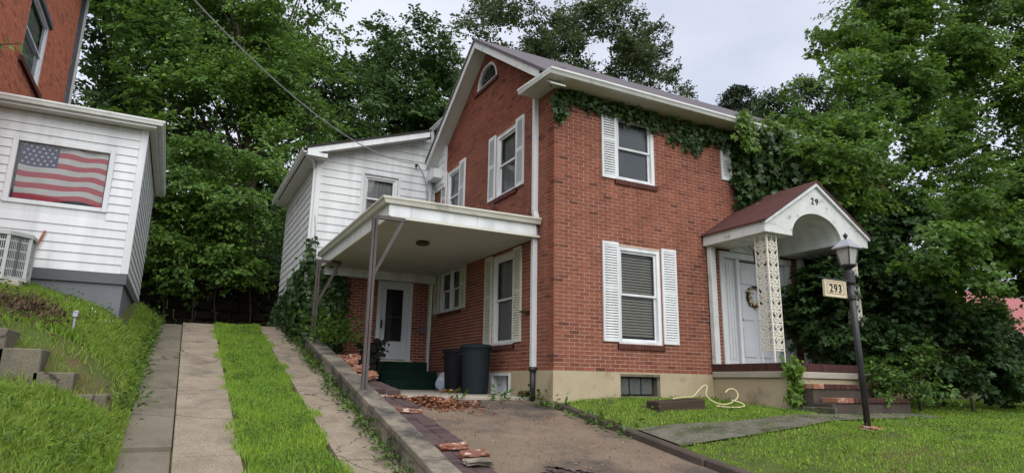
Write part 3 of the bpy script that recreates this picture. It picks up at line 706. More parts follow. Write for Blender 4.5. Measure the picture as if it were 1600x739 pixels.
def window(W, s0, s1, z0, z1, back='screen', parent=house, m=white, sill='brick', mull=False, name='window'):
    """double hung sash window in an opening"""
    b = MB(); f = .075
    b.wbox(W, s0, s0+f, -.11, -.015, z0, z1); b.wbox(W, s1-f, s1, -.11, -.015, z0, z1)
    b.wbox(W, s0+f, s1-f, -.11, -.018, z1-f, z1); b.wbox(W, s0+f, s1-f, -.11, -.01, z0, z0+.05)
    o = b.build(name, m, parent, bevel=.004)
    cells = [(s0+f, s1-f)] if not mull else [(s0+f, (s0+s1)/2-.05), ((s0+s1)/2+.05, s1-f)]
    if mull: MB().wbox(W, (s0+s1)/2-.05, (s0+s1)/2+.05, -.11, -.02, z0+.05, z1-f).build('mullion', m, o, bevel=.004)
    zm = (z0+z1)/2
    for a, c in cells:
        for (zl, zh, t) in ((zm-.02, z1-f, -.05), (z0+.05, zm+.02, -.075)):
            b = MB(); e_ = .042
            b.wbox(W, a, a+e_, t-.03, t, zl, zh); b.wbox(W, c-e_, c, t-.03, t, zl, zh); b.wbox(W, a+e_, c-e_, t-.03, t-.001, zl, zl+e_); b.wbox(W, a+e_, c-e_, t-.03, t-.001, zh-e_, zh)
            b.build('sash', m, o, bevel=.003)
            pane(W, a+e_, c-e_, t-.016, zl+e_, zh-e_, o)
        if back == 'screen':
            MB().wbox(W, a+.005, c-.005, -.125, -.12, z0+.05, z1-f).build('screen', screenM, o)
        elif back == 'curtain':
            b = MB(); n = 24; pr = [W(a+(c-a)*q/n, -.16+.015*math.sin(q*1.9), z0+.05) for q in range(n+1)]; ph = [W(a+(c-a)*q/n, -.16+.015*math.sin(q*1.9), z1-f) for q in range(n+1)]
            for q in range(n): b.face([pr[q], pr[q+1], ph[q+1], ph[q]])
            b.build('curtain', curtain, o, recalc=False)
    if back != 'none':
        b = MB(); b.wbox(W, s0+.01, s1-.01, -.62, -.60, z0, z1); b.wbox(W, s0, s0+.02, -.6, -.2, z0, z1); b.wbox(W, s1-.02, s1, -.6, -.2, z0, z1); b.wbox(W, s0, s1, -.6, -.2, z1-.02, z1); b.wbox(W, s0, s1, -.6, -.2, z0, z0+.02)
        b.build('interior', dark, o)
    if sill == 'brick':
        b = MB(); n = int((s1-s0+.08)/.068); stp = (s1-s0+.08)/n
        for q in range(n): b.wbox(W, s0-.04+q*stp+.004, s0-.04+(q+1)*stp-.004, -.02, .035+rr.uniform(-.003, .003), z0-.10, z0-.008)
        b.wbox(W, s0-.036, s1+.036, -.015, .026, z0-.096, z0-.014)
        b.build('sill', sillbrick, o)
    elif sill:
        MB().wbox(W, s0-.03, s1+.03, -.02, .05, z0-.045, z0-.004).build('sill', m, o, bevel=.004)
    return o
def blind(W, s0, s1, z0, z1):
    bl = MB().wbox(W, s0, s1, -.165, -.125, z1, z1+.04).build('blind', blindM, house)
    n = int((z1-z0)/.052); pr = None
    for q in range(n):
        z = z0+(q+.5)*(z1-z0)/n
        if pr is None:
            b = MB(); b.hexa([W(s0+.005, -.130, z-.020), W(s1-.005, -.130, z-.020), W(s1-.005, -.126, z-.018), W(s0+.005, -.126, z-.018), W(s0+.005, -.155, z+.018), W(s1-.005, -.155, z+.018), W(s1-.005, -.151, z+.020), W(s0+.005, -.151, z+.020)])
            pr = b.build('slat', blindM, bl); z_first = z
        else:
            o = bpy.data.objects.new('slat', pr.data); C.objects.link(o); o.parent = bl; ORG[o] = ORG[bl]; o.location = (0, 0, z-z_first)
window(WF, 1.37, 2.36, .50, 2.28, 'none_'); blind(WF, 1.46, 2.27, .64, 2.17)
shutter(WF, 1.0165, 1.372, .522, 2.33); shutter(WF, 2.38, 2.735, .522, 2.33)
window(WF, 1.37, 2.31, 3.56, 4.88, 'screen'); shutter(WF, 1.037, 1.368, 3.548, 5.0)
window(WF, 4.36, 5.44, 3.99, 4.88, 'screen'); shutter(WF, 4.074, 4.355, 3.987, 4.88)
for z0, z1 in ((.50, 2.28), (3.56, 4.88)):
    window(WF, 7.44, 8.43, z0, z1, 'screen'); shutter(WF, 7.08, 7.43, z0+.02, z1+.05); shutter(WF, 8.44, 8.79, z0+.02, z1+.05)
window(WS, 1.48, 2.43, .50, 2.28, 'curtain', m=white); shutter(WS, 1.147, 1.477, .522, 2.33, cream); shutter(WS, 2.433, 2.764, .522, 2.33, cream)
window(WS, 1.45, 2.40, 3.56, 4.95, 'curtain'); shutter(WS, 1.12, 1.447, 3.548, 4.997); shutter(WS, 2.403, 2.725, 3.548, 4.997)
window(WS, 4.39, 5.23, 3.56, 4.95, 'curtain'); shutter(WS, 4.047, 4.387, 3.548, 4.997); shutter(WS, 5.235, 5.56, 3.548, 4.997)
window(WS, 4.13, 5.44, 1.40, 2.44, 'screen', mull=True); shutter(WS, 3.81, 4.125, 1.40, 2.46, cream); shutter(WS, 5.45, 5.78, 1.40, 2.46, cream)
# half round gable window
b = MB()
for q in range(n):
    a0, a1 = math.pi*q/n, math.pi*(q+1)/n
    for r0, r1, t0, t1 in ((.475, .535, -.08, -.005),):
        P = lambda r, a, t: WS(ARC[0]+r*math.cos(a), t, ARC[1]+r*math.sin(a))
        b.hexa([P(r0, a0, t0), P(r1, a0, t0), P(r1, a0, t1), P(r0, a0, t1), P(r0, a1, t0), P(r1, a1, t0), P(r1, a1, t1), P(r0, a1, t1)])
b.wbox(WS, ARC[0]-.53, ARC[0]+.53, -.08, -.003, ARC[1]-.02, ARC[1]+.05)
aw = b.build('gable_window', white, house)
for a in (45, 75, 105, 135):
    q = math.radians(a); MB().bar(WS(ARC[0]+.12*math.cos(q), -.05, ARC[1]+.05+.1*math.sin(q)), WS(ARC[0]+.46*math.cos(q), -.05, ARC[1]+.46*math.sin(q)), .022, .022).build('muntin', iron, aw)
b = MB(); b.face([WS(ARC[0]+.46*math.cos(math.pi*q/n), -.062, ARC[1]+.46*math.sin(math.pi*q/n)) for q in range(n, -1, -1)]); b.build('pane', glass, aw, recalc=False)
b = MB(); b.prism([WS(ARC[0]+.5*math.cos(math.pi*q/n), -.14, ARC[1]+.5*math.sin(math.pi*q/n)) for q in range(n+1)], (.004, 0, 0)); b.build('backing', dark, aw)
MB().wbox(WS, ARC[0]-.62, ARC[0]+.62, -.02, .045, ARC[1]-.10, ARC[1]-.022).build('sill', sillbrick, aw)
# basement windows
o = MB().wbox(WF, 1.36, 2.25, -.12, .025, -.075, -.03).wbox(WF, 2.20, 2.25, -.12, .0, -.41, -.075).wbox(WF, 1.36, 2.25, -.12, .04, -.46, -.41).build('basement_window', concreteG, house)
for k in range(3): MB().wbox(WF, 1.38+k*.265, 1.38+(k+1)*.265-.02, -.11, -.09, -.39, -.09).build('block_pane', mat('glass_block', (.07, .075, .07), (.11, .115, .105), 9, .3, .2, 20, .5), o, bevel=.015)
MB().wbox(WF, 1.36, 2.2, -.18, -.16, -.42, -.05).build('backing', dark, o)
o = MB().wbox(WS, 1.52, 1.60, -.12, .03, -.44, -.04).wbox(WS, 2.30, 2.40, -.12, .03, -.44, -.04).wbox(WS, 1.6, 2.3, -.12, .03, -.09, -.04).wbox(WS, 1.6, 2.3, -.12, -.03, -.44, -.40).wbox(WS, 1.94, 1.98, -.12, -.07, -.40, -.09).build('basement_window', white, house)
MB().wbox(WS, 1.6, 2.3, -.14, -.13, -.44, -.05).build('backing', dark, o)
MB().wbox(WS, 2.0, 2.28, -.10, -.085, -.40, -.09).build('panel', whiteN, o)

# ---- roof, eaves, gutters
b = MB()
X0, X1 = -.36, HW+.36; yf, yb = -.42, HD+.42; zf = 7.51-.69*(2.99+.42)
b.prism([(X0, yf, zf), (X0, 2.99, 7.51), (X0, yb, zf), (X0, yb, zf-.06), (X0, 2.99, 7.44), (X0, yf, zf-.06)], (X1-X0, 0, 0))
rf = b.build('roof', roofM, house)
for sgn in (-1, 1):
    y0 = 2.99+sgn*(2.99+.40)
    b = MB(); za = 7.51-.69*3.39
    if sgn < 0: ye, ze = -.02, 7.51-.69*3.01
    else: ye, ze = y0, za
    b.prism([(-.335, 2.99, 7.438), (-.335, ye, ze-.072), (-.335, ye, ze-.24), (-.335, 2.99, 7.27)], (.03, 0, 0)); b.build('rake_fascia', gutterW, house)
    b = MB(); b.prism([(-.30, 2.99, 7.33), (-.30, y0, za-.20), (-.30, y0, za-.225), (-.30, 2.99, 7.30)], (.30, 0, 0)); b.build('rake_soffit', soffitM, house)
b = MB(); b.box(-.36, X1, -.385, .0, 5.085, 5.10); b.box(-.36, 0, 0, .56, 5.085, 5.10); b.build('soffit', soffitM, house)
b = MB(); b.box(-.36, X1, -.40, -.38, 5.085, 5.2); b.build('fascia', gutterW, house)
def gutter(pts, prof, nm='gutter', m=gutterW):
    """profile (out, up) swept along pts; out is to the left of travel"""
    b = MB(); rings = []
    for i, p in enumerate(pts):
        d = Vector(pts[min(i+1, len(pts)-1)])-Vector(pts[max(i-1, 0)]); d.z = 0; d.normalize(); o_ = Vector((-d.y, d.x, 0))
        if 0 < i < len(pts)-1: o_ *= 1.414
        rings.append([Vector(p)+o_*a+Vector((0, 0, c)) for a, c in prof])
    k = len(prof); base = 0
    for r in rings: b.v += [tuple(q) for q in r]
    for i in range(len(rings)-1):
        for j in range(k): b.f.append([i*k+j, i*k+(j+1) % k, (i+1)*k+(j+1) % k, (i+1)*k+j]); b.mi.append(0)
    b.f += [list(range(k))[::-1], [(len(rings)-1)*k+j for j in range(k)]]; b.mi += [0, 0]
    return b.build(nm, m, house)
OG = [(0, -.10), (.07, -.10), (.085, -.06), (.105, -.03), (.105, .0), (.092, .0), (.075, -.07), (.0, -.07)]
gutter([(X1, -.40, 5.185), (-.37, -.40, 5.185), (-.37, .57, 5.185)], OG)
MB().prism([(-.37, -.40, 5.10), (-.37, -.40, 5.19), (-.37, .57, 5.19), (-.37, .57, 5.10)], (.37, 0, 0)).build('eave_return', gutterW, house)
b = MB(); b.hexa([(-.38, -.40, 5.195), (0, -.40, 5.195), (0, .57, 5.195), (-.38, .57, 5.195), (-.36, -.39, 5.20), (0, -.39, 5.33), (0, .40, 5.33), (-.36, .5, 5.20)]); b.build('return_cap', roofM, house)
def downspout(pts, w_=.095, m=white, nm='downspout'):
    b = MB()
    for i in range(len(pts)-1): b.bar(pts[i], pts[i+1], w_, w_*.8)
    return b.build(nm, m, house)
downspout([(-.055, .59, 5.09), (-.055, .59, 2.85), (-.055, .52, 2.70)]); downspout([(-.055, .60, 2.62), (-.055, .60, .02)])
MB().tube([(-.06, .60, .04), (-.06, .60, -.55)], .05, 10).lathe((-.06, .6, -.02), [(.055, 0), (.075, .01), (.075, .07), (.055, .08)], 12).build('downspout_boot', blackM, house, smooth=True)
downspout([(8.1, -.055, 5.08), (8.1, -.055, -.2)])

# ---- rear wing with siding
def siding(W, s0, s1, z0, z1, e_, ops, m, parent, holder, topf=None):
    """lapped boards, one object per board run; topf(s) limits height"""
    n = int(math.ceil((z1-z0)/e_-1e-6))
    for k in range(n):
        a, c = z0+k*e_, min(z1, z0+(k+1)*e_)
        sp = [(s0, s1)]
        for o in ops:
            if o[2] < c-.01 and o[3] > a+.01:
                sp = [q for p_ in sp for q in ((p_[0], min(p_[1], o[0])), (max(p_[0], o[1]), p_[1])) if q[1]-q[0] > .02]
        for (p, q) in sp:
            if topf:
                g0, g1 = topf(p), topf(q)
                if max(g0, g1) <= a+.01: continue
                if min(g0, g1) < c:                                   # cut to the roof slope
                    if g0 < a: p = p+(q-p)*(a-g0)/(g1-g0); g0 = a+.001
                    if g1 < a: q = q-(q-p)*(a-g1)/(g0-g1); g1 = a+.001
                c0, c1 = min(c, g0), min(c, g1)
            else: c0 = c1 = c
            b = MB(); b.hexa([W(p, .0, a), W(q, .0, a), W(q, .022, a), W(p, .022, a), W(p, .0, c0), W(q, .0, c1), W(q, .003, c1), W(p, .003, c0)])
            b.build('siding_board', m, holder)
zr = lambda x: 5.12+.335*(x+3.42)
topA = lambda s: zr(s)-.105
b = MB(); b.prism([(-3.07, 6.0, 4.84), (-.03, 6.0, 4.84), (-.03, 6.0, topA(-.03)), (-3.07, 6.0, topA(-3.07))], (0, .15, 0))
b.box(-3.07, -1.93, 6.0, 6.15, 2.44, 4.84); b.box(-1.05, -.03, 6.0, 6.15, 2.44, 4.84); b.box(-1.93, -1.05, 6.0, 6.15, 2.44, 3.62)
b.box(-3.07, -2.95, 6.15, 10.8, 1.0, 5.03); b.box(-3.07, 0, 10.7, 10.8, .8, 5.9)
wg = b.build('wing_wall', whiteN, house)
ow = [(-1.93, -1.05, 3.60, 4.84)]
WBs = lambda s, t, z: (s, 6.0-t, z)
siding(WBs, -2.98, -.04, 2.46, 6.05, .195, ow, white, house, wg, topA)
WSd = lambda s, t, z: (-3.07-t, s, z)
siding(WSd, 6.1, 10.8, 1.9, 4.98, .195, [], white, house, wg)
MB().box(-3.10, -2.98, 5.965, 6.09, 2.40, 5.02).build('corner_board', white, house)
MB().box(-2.98, -2.89, 5.94, 6.0, 2.40, 2.58).build('skirt_board', white, house)
window(WBs, -1.93, -1.05, 3.62, 4.84, 'curtain', sill='wood')
b = MB(); MB  # trim round that window
b.wbox(WBs, -2.0, -1.93, 0, .03, 3.6, 4.9).wbox(WBs, -1.05, -.98, 0, .03, 3.6, 4.9).wbox(WBs, -1.93, -1.05, 0, .03, 4.84, 4.9).build('window_trim', white, house)
zr = lambda x: 5.12+.335*(x+3.42)
b = MB(); b.hexa([(-3.42, 5.60, zr(-3.42)), (-.35, 5.60, zr(-.35)), (-.35, 10.9, zr(-.35)), (-3.42, 10.9, zr(-3.42)), (-3.42, 5.60, zr(-3.42)+.05), (-.35, 5.60, zr(-.35)+.05), (-.35, 10.9, zr(-.35)+.05), (-3.42, 10.9, zr(-3.42)+.05)])
b.build('wing_roof', darkroof, house)
b = MB(); b.hexa([(-3.40, 5.62, zr(-3.40)-.15), (-.38, 5.62, zr(-.38)-.15), (-.38, 5.65, zr(-.38)-.15), (-3.40, 5.65, zr(-3.40)-.15), (-3.40, 5.62, zr(-3.40)-.002), (-.38, 5.62, zr(-.38)-.002), (-.38, 5.65, zr(-.38)-.002), (-3.40, 5.65, zr(-3.40)-.002)])
b.box(-3.40, -2.93, 5.615, 5.66, 4.955, 5.05); b.build('wing_fascia', white, house)
b = MB(); b.hexa([(-2.95, 5.65, zr(-2.95)-.12), (-.38, 5.65, zr(-.38)-.12), (-.38, 6.0, zr(-.38)-.12), (-2.95, 6.0, zr(-2.95)-.12), (-2.95, 5.65, zr(-2.95)-.10), (-.38, 5.65, zr(-.38)-.10), (-.38, 6.0, zr(-.38)-.10), (-2.95, 6.0, zr(-2.95)-.10)])
b.box(-3.40, -2.95, 5.66, 6.0, 4.955, 4.975); b.build('wing_soffit', soffitM, house)
k = 0
for y0 in np.arange(6.0, 10.85, .8):
    MB().box(-3.40, -3.08, y0+.01, min(y0+.79, 10.88), 4.955, 4.975).build('soffit_panel', soffitM, house)
gutter([(-3.42, 10.9, 5.11), (-3.42, 5.62, 5.11)][::-1], OG)
downspout([(-3.46, 5.70, 5.02), (-3.20, 5.92, 4.90), (-3.13, 6.05, 4.78), (-3.13, 6.05, 1.2)], .06)
# upper rear block behind the gable
b = MB(); b.box(-.06, 5.0, 5.3, 9.0, 4.6, 6.28); ur = b.build('upper_wing_wall', whiteN, house)
WU = lambda s, t, z: (-.06-t, s, z)
siding(WU, 5.3, 8.9, 4.7, 6.25, .195, [], white, house, ur)
gutter([(-.14, 9.0, 6.40), (-.14, 4.9, 6.40)][::-1], OG)
b = MB(); b.prism([(-.16, 4.9, 6.28), (-.16, 4.9, 6.36), (2.4, 4.9, 7.1), (5.0, 4.9, 6.36), (5.0, 4.9, 6.28)], (0, 4.2, 0)); b.build('upper_wing_roof', darkroof, house)
downspout([(-.20, 6.06-.12, 6.28), (-.20, 5.94, 2.7)], .07)
MB().box(-.30, -.02, 5.42, 5.93, 4.86, 5.10).build('corner_soffit_box', white, house)

# ---- carport
b = MB(); b.hexa([(-2.80, .52, 2.60), (0, .52, 2.60), (0, 5.95, 2.60), (-2.80, 5.95, 2.60), (-2.80, .52, 2.66), (0, .52, 2.72), (0, 5.95, 2.72), (-2.80, 5.95, 2.66)])
cr = b.build('carport_roof', darkroof, house)
MB().box(-2.76, -.003, .54, 5.93, 2.37, 2.40).build('ceiling', ceilM, cr)
b = MB(); 
for (x0, x1) in ((-2.80, -2.45), (-2.447, -1.25), (-1.247, -.075)): MB().box(x0, x1, .49, .52, 2.395, 2.605).build('fascia_panel', white, cr, bevel=.003)
MB().box(-2.80, -.003, .485, .54, 2.355, 2.393).build('fascia_edge', cream, cr)
MB().box(-2.82, -2.80, .49, 5.93, 2.395, 2.605).build('side_fascia', white, cr)
MB().box(-2.82, -2.77, .54, 5.93, 2.355, 2.393).build('fascia_edge', cream, cr)
MB().box(-2.76, -.003, 5.72, 5.93, 2.17, 2.369).build('rear_beam', white, cr)
og2 = [(0, -.11), (.06, -.11), (.075, -.06), (.10, -.03), (.10, .0), (.088, .0), (.07, -.08), (.0, -.08)]
gutter([(-.02, .485, 2.70), (-2.825, .485, 2.70), (-2.825, 5.9, 2.70)], og2, 'carport_gutter', gutterC)
def carpost(y, zb, zt):
    o = MB().box(-3.097, -3.056, y-.03, y+.03, zb, zt).build('carport_post', iron, house)
    MB().box(-3.044, -3.006, y-.03, y+.03, zb, zt).build('post_rail', iron, o)
    for zq in np.arange(zb+.3, zt-.2, .5): MB().bar((-3.062, y, zq), (-3.040, y, zq+.05), .02, .03).build('post_tie', iron, o)
    b = MB(); b.box(-3.10, -2.56, y-.03, y+.03, zt, zt+.06); b.build('bracket', iron, o)
    MB().bar((-3.03, y, zt-.92), (-2.60, y, zt), .05, .05).build('brace', iron, o)
carpost(.45, float(zc(.45))-.02, 2.30); carpost(4.95, float(zc(4.95)), 2.30)
# ceiling lamp
tag(MB().lathe((-1.70, 2.0, 2.30), [(.10, 0), (.13, .02), (.13, .05), (.10, .069)], 8).build('ceiling_lamp', bronze), 'small dark ceiling lamp under the carport roof', 'lamp')
# carport door with storm glass
dr_ = MB().wbox(WB, -1.40, -1.31, -.12, .02, .27, 2.27).wbox(WB, -.60, -.51, -.12, .02, .27, 2.27).wbox(WB, -1.31, -.60, -.12, .018, 2.18, 2.27).build('carport_door', white, house)
d = MB(); d.wbox(WB, -1.31, -1.17, -.07, -.03, .29, 2.18).wbox(WB, -.74, -.60, -.07, -.03, .29, 2.18).wbox(WB, -1.17, -.74, -.07, -.032, 1.99, 2.18).wbox(WB, -1.17, -.74, -.07, -.032, .29, .72); d.build('door_leaf', doorM, dr_, bevel=.005)
pane(WB, -1.17, -.74, -.05, .72, 1.99, dr_); MB().wbox(WB, -1.2, -.72, -.11, -.10, .7, 2.0).build('backing', dark, dr_)
MB().wbox(WB, -1.17, -.74, -.045, -.04, 1.30, 1.325).build('pane_bar', iron, dr_)
MB().wbox(WB, -1.285, -1.25, -.03, .03, 1.02, 1.22).build('handle', blackM, dr_, bevel=.008)
MB().wbox(WB, -1.45, -.46, -.02, .06, .22, .27).build('threshold', cream, dr_)
for k, (y0, zt, x0, x1) in enumerate(((4.95, .21, -1.6, -.42), (4.6, .0, -1.6, -.30), (4.25, -.2, -1.6, -.18))):
    MB().box(x0, x1, y0, 5.97, -.5, zt).build('carport_step', greencarpet, house, bevel=.015)
MB().box(-.10, -.04, 5.90, 5.96, -.2, 2.17).build('corner_conduit', white, house)
MB().box(-.30, -.18, 5.90, 5.97, .95, 1.10).build('utility_box', greyF, house)
MB().wbox(WS, .83, .98, .0, .10, 1.02, 1.07).wbox(WS, .95, 1.1, .05, .08, 1.05, 1.075).build('flag_bracket', bronze, house, bevel=.004)

# ---- front porch
b = MB(); b.box(3.56, 5.94, -1.68, -.022, -1.0, -.06); b.build('porch_foundation', stucco, house, bevel=.01)
b = MB(); b.box(3.52, 5.98, -1.72, -.024, -.058, .05); b.build('porch_slab', slabM, house, bevel=.008)
b = MB(); b.box(3.64, 5.86, -1.60, -.01, .05, .185); pf = b.build('porch_floor', concreteG, house)
pr = MB().box(-.031, .031, -.0, .10, .0, .14).build('brick', stepbrick, pf)
pts = [(3.53+.034+.0681*k, -1.71, .052) for k in range(35)]
pr.location = Vector(pts[0])-Vector(ORG[pf]); pr.data.transform(Matrix.Translation(Vector(ORG[pf]))); copies('brick', pr, pf, pts[1:])
pr2 = MB().box(.0, .10, -.031, .031, .0, .14).build('brick', stepbrick, pf); pr2.data.transform(Matrix.Translation(Vector(ORG[pf])))
pts = [(3.53, -1.575+.0681*k, .052) for k in range(23)]
pr2.location = Vector(pts[0])-Vector(ORG[pf]); copies('brick', pr2, pf, pts[1:])
zg = float(zlawn(4, -2.4))
for k, (y0, zt) in enumerate(((-2.03, -.15), (-2.37, -.37))):
    stp = MB().box(3.80+.0*k, 5.75+.1*k, y0+.03, -1.70 if k == 0 else -2.0, -1.0, zt-.085).build('porch_step', kerbM, house, bevel=.01)
    pts = [(3.78+.11*k+.0681*2*q+.068, y0, zt-.08) for q in range(14)]
    p0 = MB().box(-.064, .064, .0, .30, 0, .08).build('brick', stepbrick, stp, bevel=.006); p0.data.transform(Matrix.Translation(Vector(ORG[stp])))
    p0.location = Vector(pts[0])-Vector(ORG[stp]); copies('brick', p0, stp, pts[1:])
    for o in list(stp.children)[:2+k]: o.material_slots[0].link = 'OBJECT'; o.material_slots[0].material = looseM
MB().box(3.74, 3.80, -2.42, -1.72, -1.0, -.52).build('step_cheek', concreteW, house, bevel=.01)
# porch roof
AP = 4.90; zrp = lambda x: 3.66-.64*abs(x-AP)
b = MB(); b.prism([(3.42, -1.62, zrp(3.42)), (AP, -1.62, 3.66), (6.38, -1.62, zrp(6.38)), (6.38, -1.62, zrp(6.38)-.035), (AP, -1.62, 3.62), (3.42, -1.62, zrp(3.42)-.035)], (0, 1.62, 0))
prf = b.build('porch_roof', roofRed, house)
b = MB()
for y0 in (-1.60,):
    b.prism([(3.44, y0, zrp(3.44)-.037), (AP, y0, 3.618), (6.36, y0, zrp(6.36)-.037), (6.36, y0, zrp(6.36)-.09), (AP, y0, 3.545), (3.44, y0, zrp(3.44)-.09)], (0, .05, 0))
b.build('rake_trim', white, prf)
# gable face with the arch cut out
n = 20; AC, AR, AH = 4.86, .69, .50; zs = 2.50
arc = [(AC+AR*math.cos(math.pi*q/n), zs+AH*math.sin(math.pi*q/n)) for q in range(n+1)]
b = MB(); L0, R0 = 3.46, 6.34
for q in range(n):
    (xa, za), (xb, zb) = arc[q+1], arc[q]
    f = lambda x: zrp(x)-.05
    xs_ = [xa, xb] if not (xa < AP < xb) else [xa, AP, xb]
    top = [(x, -1.55, f(x)) for x in reversed(xs_)]
    b.prism([(xa, -1.55, za), (xb, -1.55, zb)]+top, (0, .09, 0))
b.prism([(L0, -1.55, zs), (AC-AR, -1.55, zs), (AC-AR, -1.55, zrp(AC-AR)-.05), (L0, -1.55, zrp(L0)-.05)], (0, .09, 0))
b.prism([(AC+AR, -1.55, zs), (R0, -1.55, zs), (R0, -1.55, zrp(R0)-.05), (AC+AR, -1.55, zrp(AC+AR)-.05)], (0, .09, 0))
b.build('porch_gable', peel, house)
b = MB()
for q in range(n):
    (xa, za), (xb, zb) = arc[q+1], arc[q]
    b.hexa([(xa, -1.46, za), (xb, -1.46, zb), (xb, -.02, zb), (xa, -.02, za), (xa, -1.46, za+.02), (xb, -1.46, zb+.02), (xb, -.02, zb+.02), (xa, -.02, za+.02)])
b.box(3.60, AC-AR, -1.46, -.02, zs, zs+.02); b.box(AC+AR, 6.2, -1.46, -.02, zs, zs+.02); b.build('porch_vault', white, house)
MB().box(3.46, 3.60, -1.455, -.02, 2.49, 2.70).build('porch_beam', peel, house, bevel=.005); MB().box(6.2, 6.34, -1.455, -.02, 2.49, 2.70).build('porch_beam', peel, house, bevel=.005)
for x0 in (3.53, 6.12): MB().box(x0, x0+.13, -.14, -.03, .19, 2.49).build('porch_pilaster', peel, house, bevel=.008)
# lace iron columns: two panels on a corner
def lace(b, O, U, w_, z0, z1):
    O = Vector(O); U = Vector(U)
    P = lambda a, z: O+U*a+Vector((0, 0, z))
    for a in (0, w_): b.bar(P(a, z0), P(a, z1), .018, .018)
    b.bar(P(w_/2, z0+.22), P(w_/2, z1), .012, .012)
    for z in (z0+.22, z1-.02): b.bar(P(0, z), P(w_, z), .016, .016)
    p = .115; nn = int((z1-z0-.26)/p)
    for q in range(nn):
        zc_ = z0+.24+(q+.5)*p
        for s_ in (-1, 1):
            sp = []
            for i in range(11):
                a = i/10*4.4; r = .046*(1-i/14)
                sp.append(P(w_/2+s_*(w_*.25)+s_*r*math.cos(a+.4), zc_+(r*1.1*math.sin(a+.4))*(1 if q % 2 else -1)))
            b.tube(sp, .012, 4)
            b.tube([P(w_/2, zc_-p*.45), P(w_/2+s_*w_*.22, zc_-p*.2), P(w_/2+s_*w_*.42, zc_+p*.25), P(w_/2+s_*w_*.5, zc_+p*.5)], .011, 4)
            b.tube([P(w_/2, zc_+p*.1), P(w_/2+s_*w_*.16, zc_+p*.34), P(w_/2+s_*w_*.1, zc_+p*.5)], .013, 4)
for (cx, sx) in ((3.62, 1), (6.10, -1)):
    b = MB(); b.bar((cx, -1.43, .19), (cx, -1.43, 2.49), .026, .026)
    o = b.build('porch_column', ironW, house)
    b = MB(); lace(b, (cx+sx*.012, -1.43, 0), (sx, 0, 0), .24, .19, 2.49); b.build('scrollwork', ironW, o, recalc=False)
    b = MB(); lace(b, (cx, -1.418, 0), (0, 1, 0), .25, .19, 2.49); b.build('scrollwork', ironW, o, recalc=False)
# front door
fd = MB().wbox(WF, 3.88, 4.00, -.15, .03, .19, 2.33).wbox(WF, 5.80, 5.92, -.15, .03, .19, 2.33).wbox(WF, 3.86, 5.94, -.15, .05, 2.33, 2.45).wbox(WF, 4.34, 4.42, -.15, .02, .19, 2.33).wbox(WF, 5.38, 5.46, -.15, .02, .19, 2.33).build('front_door', white, house, bevel=.005)
for a, c in ((4.0, 4.34), (5.46, 5.8)):
    MB().wbox(WF, a, c, -.13, -.06, .19, 2.33).build('side_panel', whiteN, fd)
    for q in range(4): MB().wbox(WF, a+.03+q*.08, a+.07+q*.08, -.06, -.045, .3, 2.25).build('flute', whiteN, fd, bevel=.008)
b = MB(); b.wbox(WF, 4.42, 5.38, -.13, -.08, .20, 2.30); b.build('door_leaf', doorM, fd)
for (x0, x1) in ((4.52, 4.85), (4.95, 5.28)):
    for (z0, z1) in ((.36, .95), (1.1, 1.72), (1.84, 2.16)): MB().wbox(WF, x0, x1, -.08, -.062, z0, z1).build('panel', doorM, fd, bevel=.014)
MB().lathe((4.50, .055, 1.08), [(.012, 0), (.03, .01), (.03, .04), (.01, .05)], 10).build('handle', brass, fd)
b = MB(); b.prism([(4.9+.72*math.cos(math.pi*q/14), -.03, 2.47+.34*math.sin(math.pi*q/14)) for q in range(15)], (0, .03, 0)); fl = b.build('fan_panel', white, house)
for a in (30, 60, 90, 120, 150):
    q = math.radians(a); MB().bar((4.9+.1*math.cos(q), -.045, 2.50+.05*math.sin(q)), (4.9+.66*math.cos(q), -.045, 2.47+.31*math.sin(q)), .02, .02).build('rib', peel, fl)
# numbers left on the gable
def text(s, size, ext, m, loc, rot, name, parent=None):
    cu = bpy.data.curves.new(name, 'FONT'); cu.body = s; cu.size = size; cu.extrude = ext; cu.align_x = 'CENTER'; cu.align_y = 'CENTER'
    to = bpy.data.objects.new('tmp', cu); C.objects.link(to); bpy.context.view_layer.update()
    me = bpy.data.meshes.new_from_object(to.evaluated_get(bpy.context.evaluated_depsgraph_get())); bpy.data.objects.remove(to)
    me.materials.clear(); me.materials.append(m); o = link(name, me, parent, loc); o.rotation_euler = rot
    return o
text('2', .17, .006, numM, (4.80, -1.558, 3.24), (math.pi/2, 0, 0), 'number', house); text('9', .17, .006, numM, (4.92, -1.558, 3.24), (math.pi/2, -.06, 0), 'number', house)

# ------------------------------------------------------------------ the sided house next door
nb = thing('neighbour_house', (-8, 7, .8), 'white sided house with grey foundation and orange brick upper wall beside the drive', 'house')
NY, NX = 4.69, -6.63
WN = lambda s, t, z: (s, NY-t, z)
WE = lambda s, t, z: (NX+t, s, z)
b = MB(); b.box(-9.2, NX-.025, NY+.025, 9.8, .2, 1.46); b.build('foundation', greyF, nb)
b = MB(); b.box(-9.2, NX+.02, NY-.02, NY+.10, 1.46, 1.66); b.box(NX-.10, NX+.02, NY+.10, 9.82, 1.46, 1.66); b.build('base_trim', greyT, nb, bevel=.005)
b = MB(); wo = [(-8.66, -7.16, 2.86, 4.0)]; core(b, WN, -9.2, NX, 1.66, 4.6, wo, -.12, 0); b.box(NX-.12, NX, NY+.12, 9.8, 1.66, 4.6); nw = b.build('wall', whiteN, nb)
siding(WN, -9.2, NX-.10, 1.66, 4.55, .166, [(-8.72, -7.10, 2.80, 4.06)], whiteN, nb, nw)
siding(WE, NY+.10, 9.8, 1.66, 4.55, .166, [], whiteN, nb, nw)
MB().box(NX-.10, NX+.028, NY-.028, NY+.10, 1.66, 4.56).build('corner_board', whiteN, nb, bevel=.006)
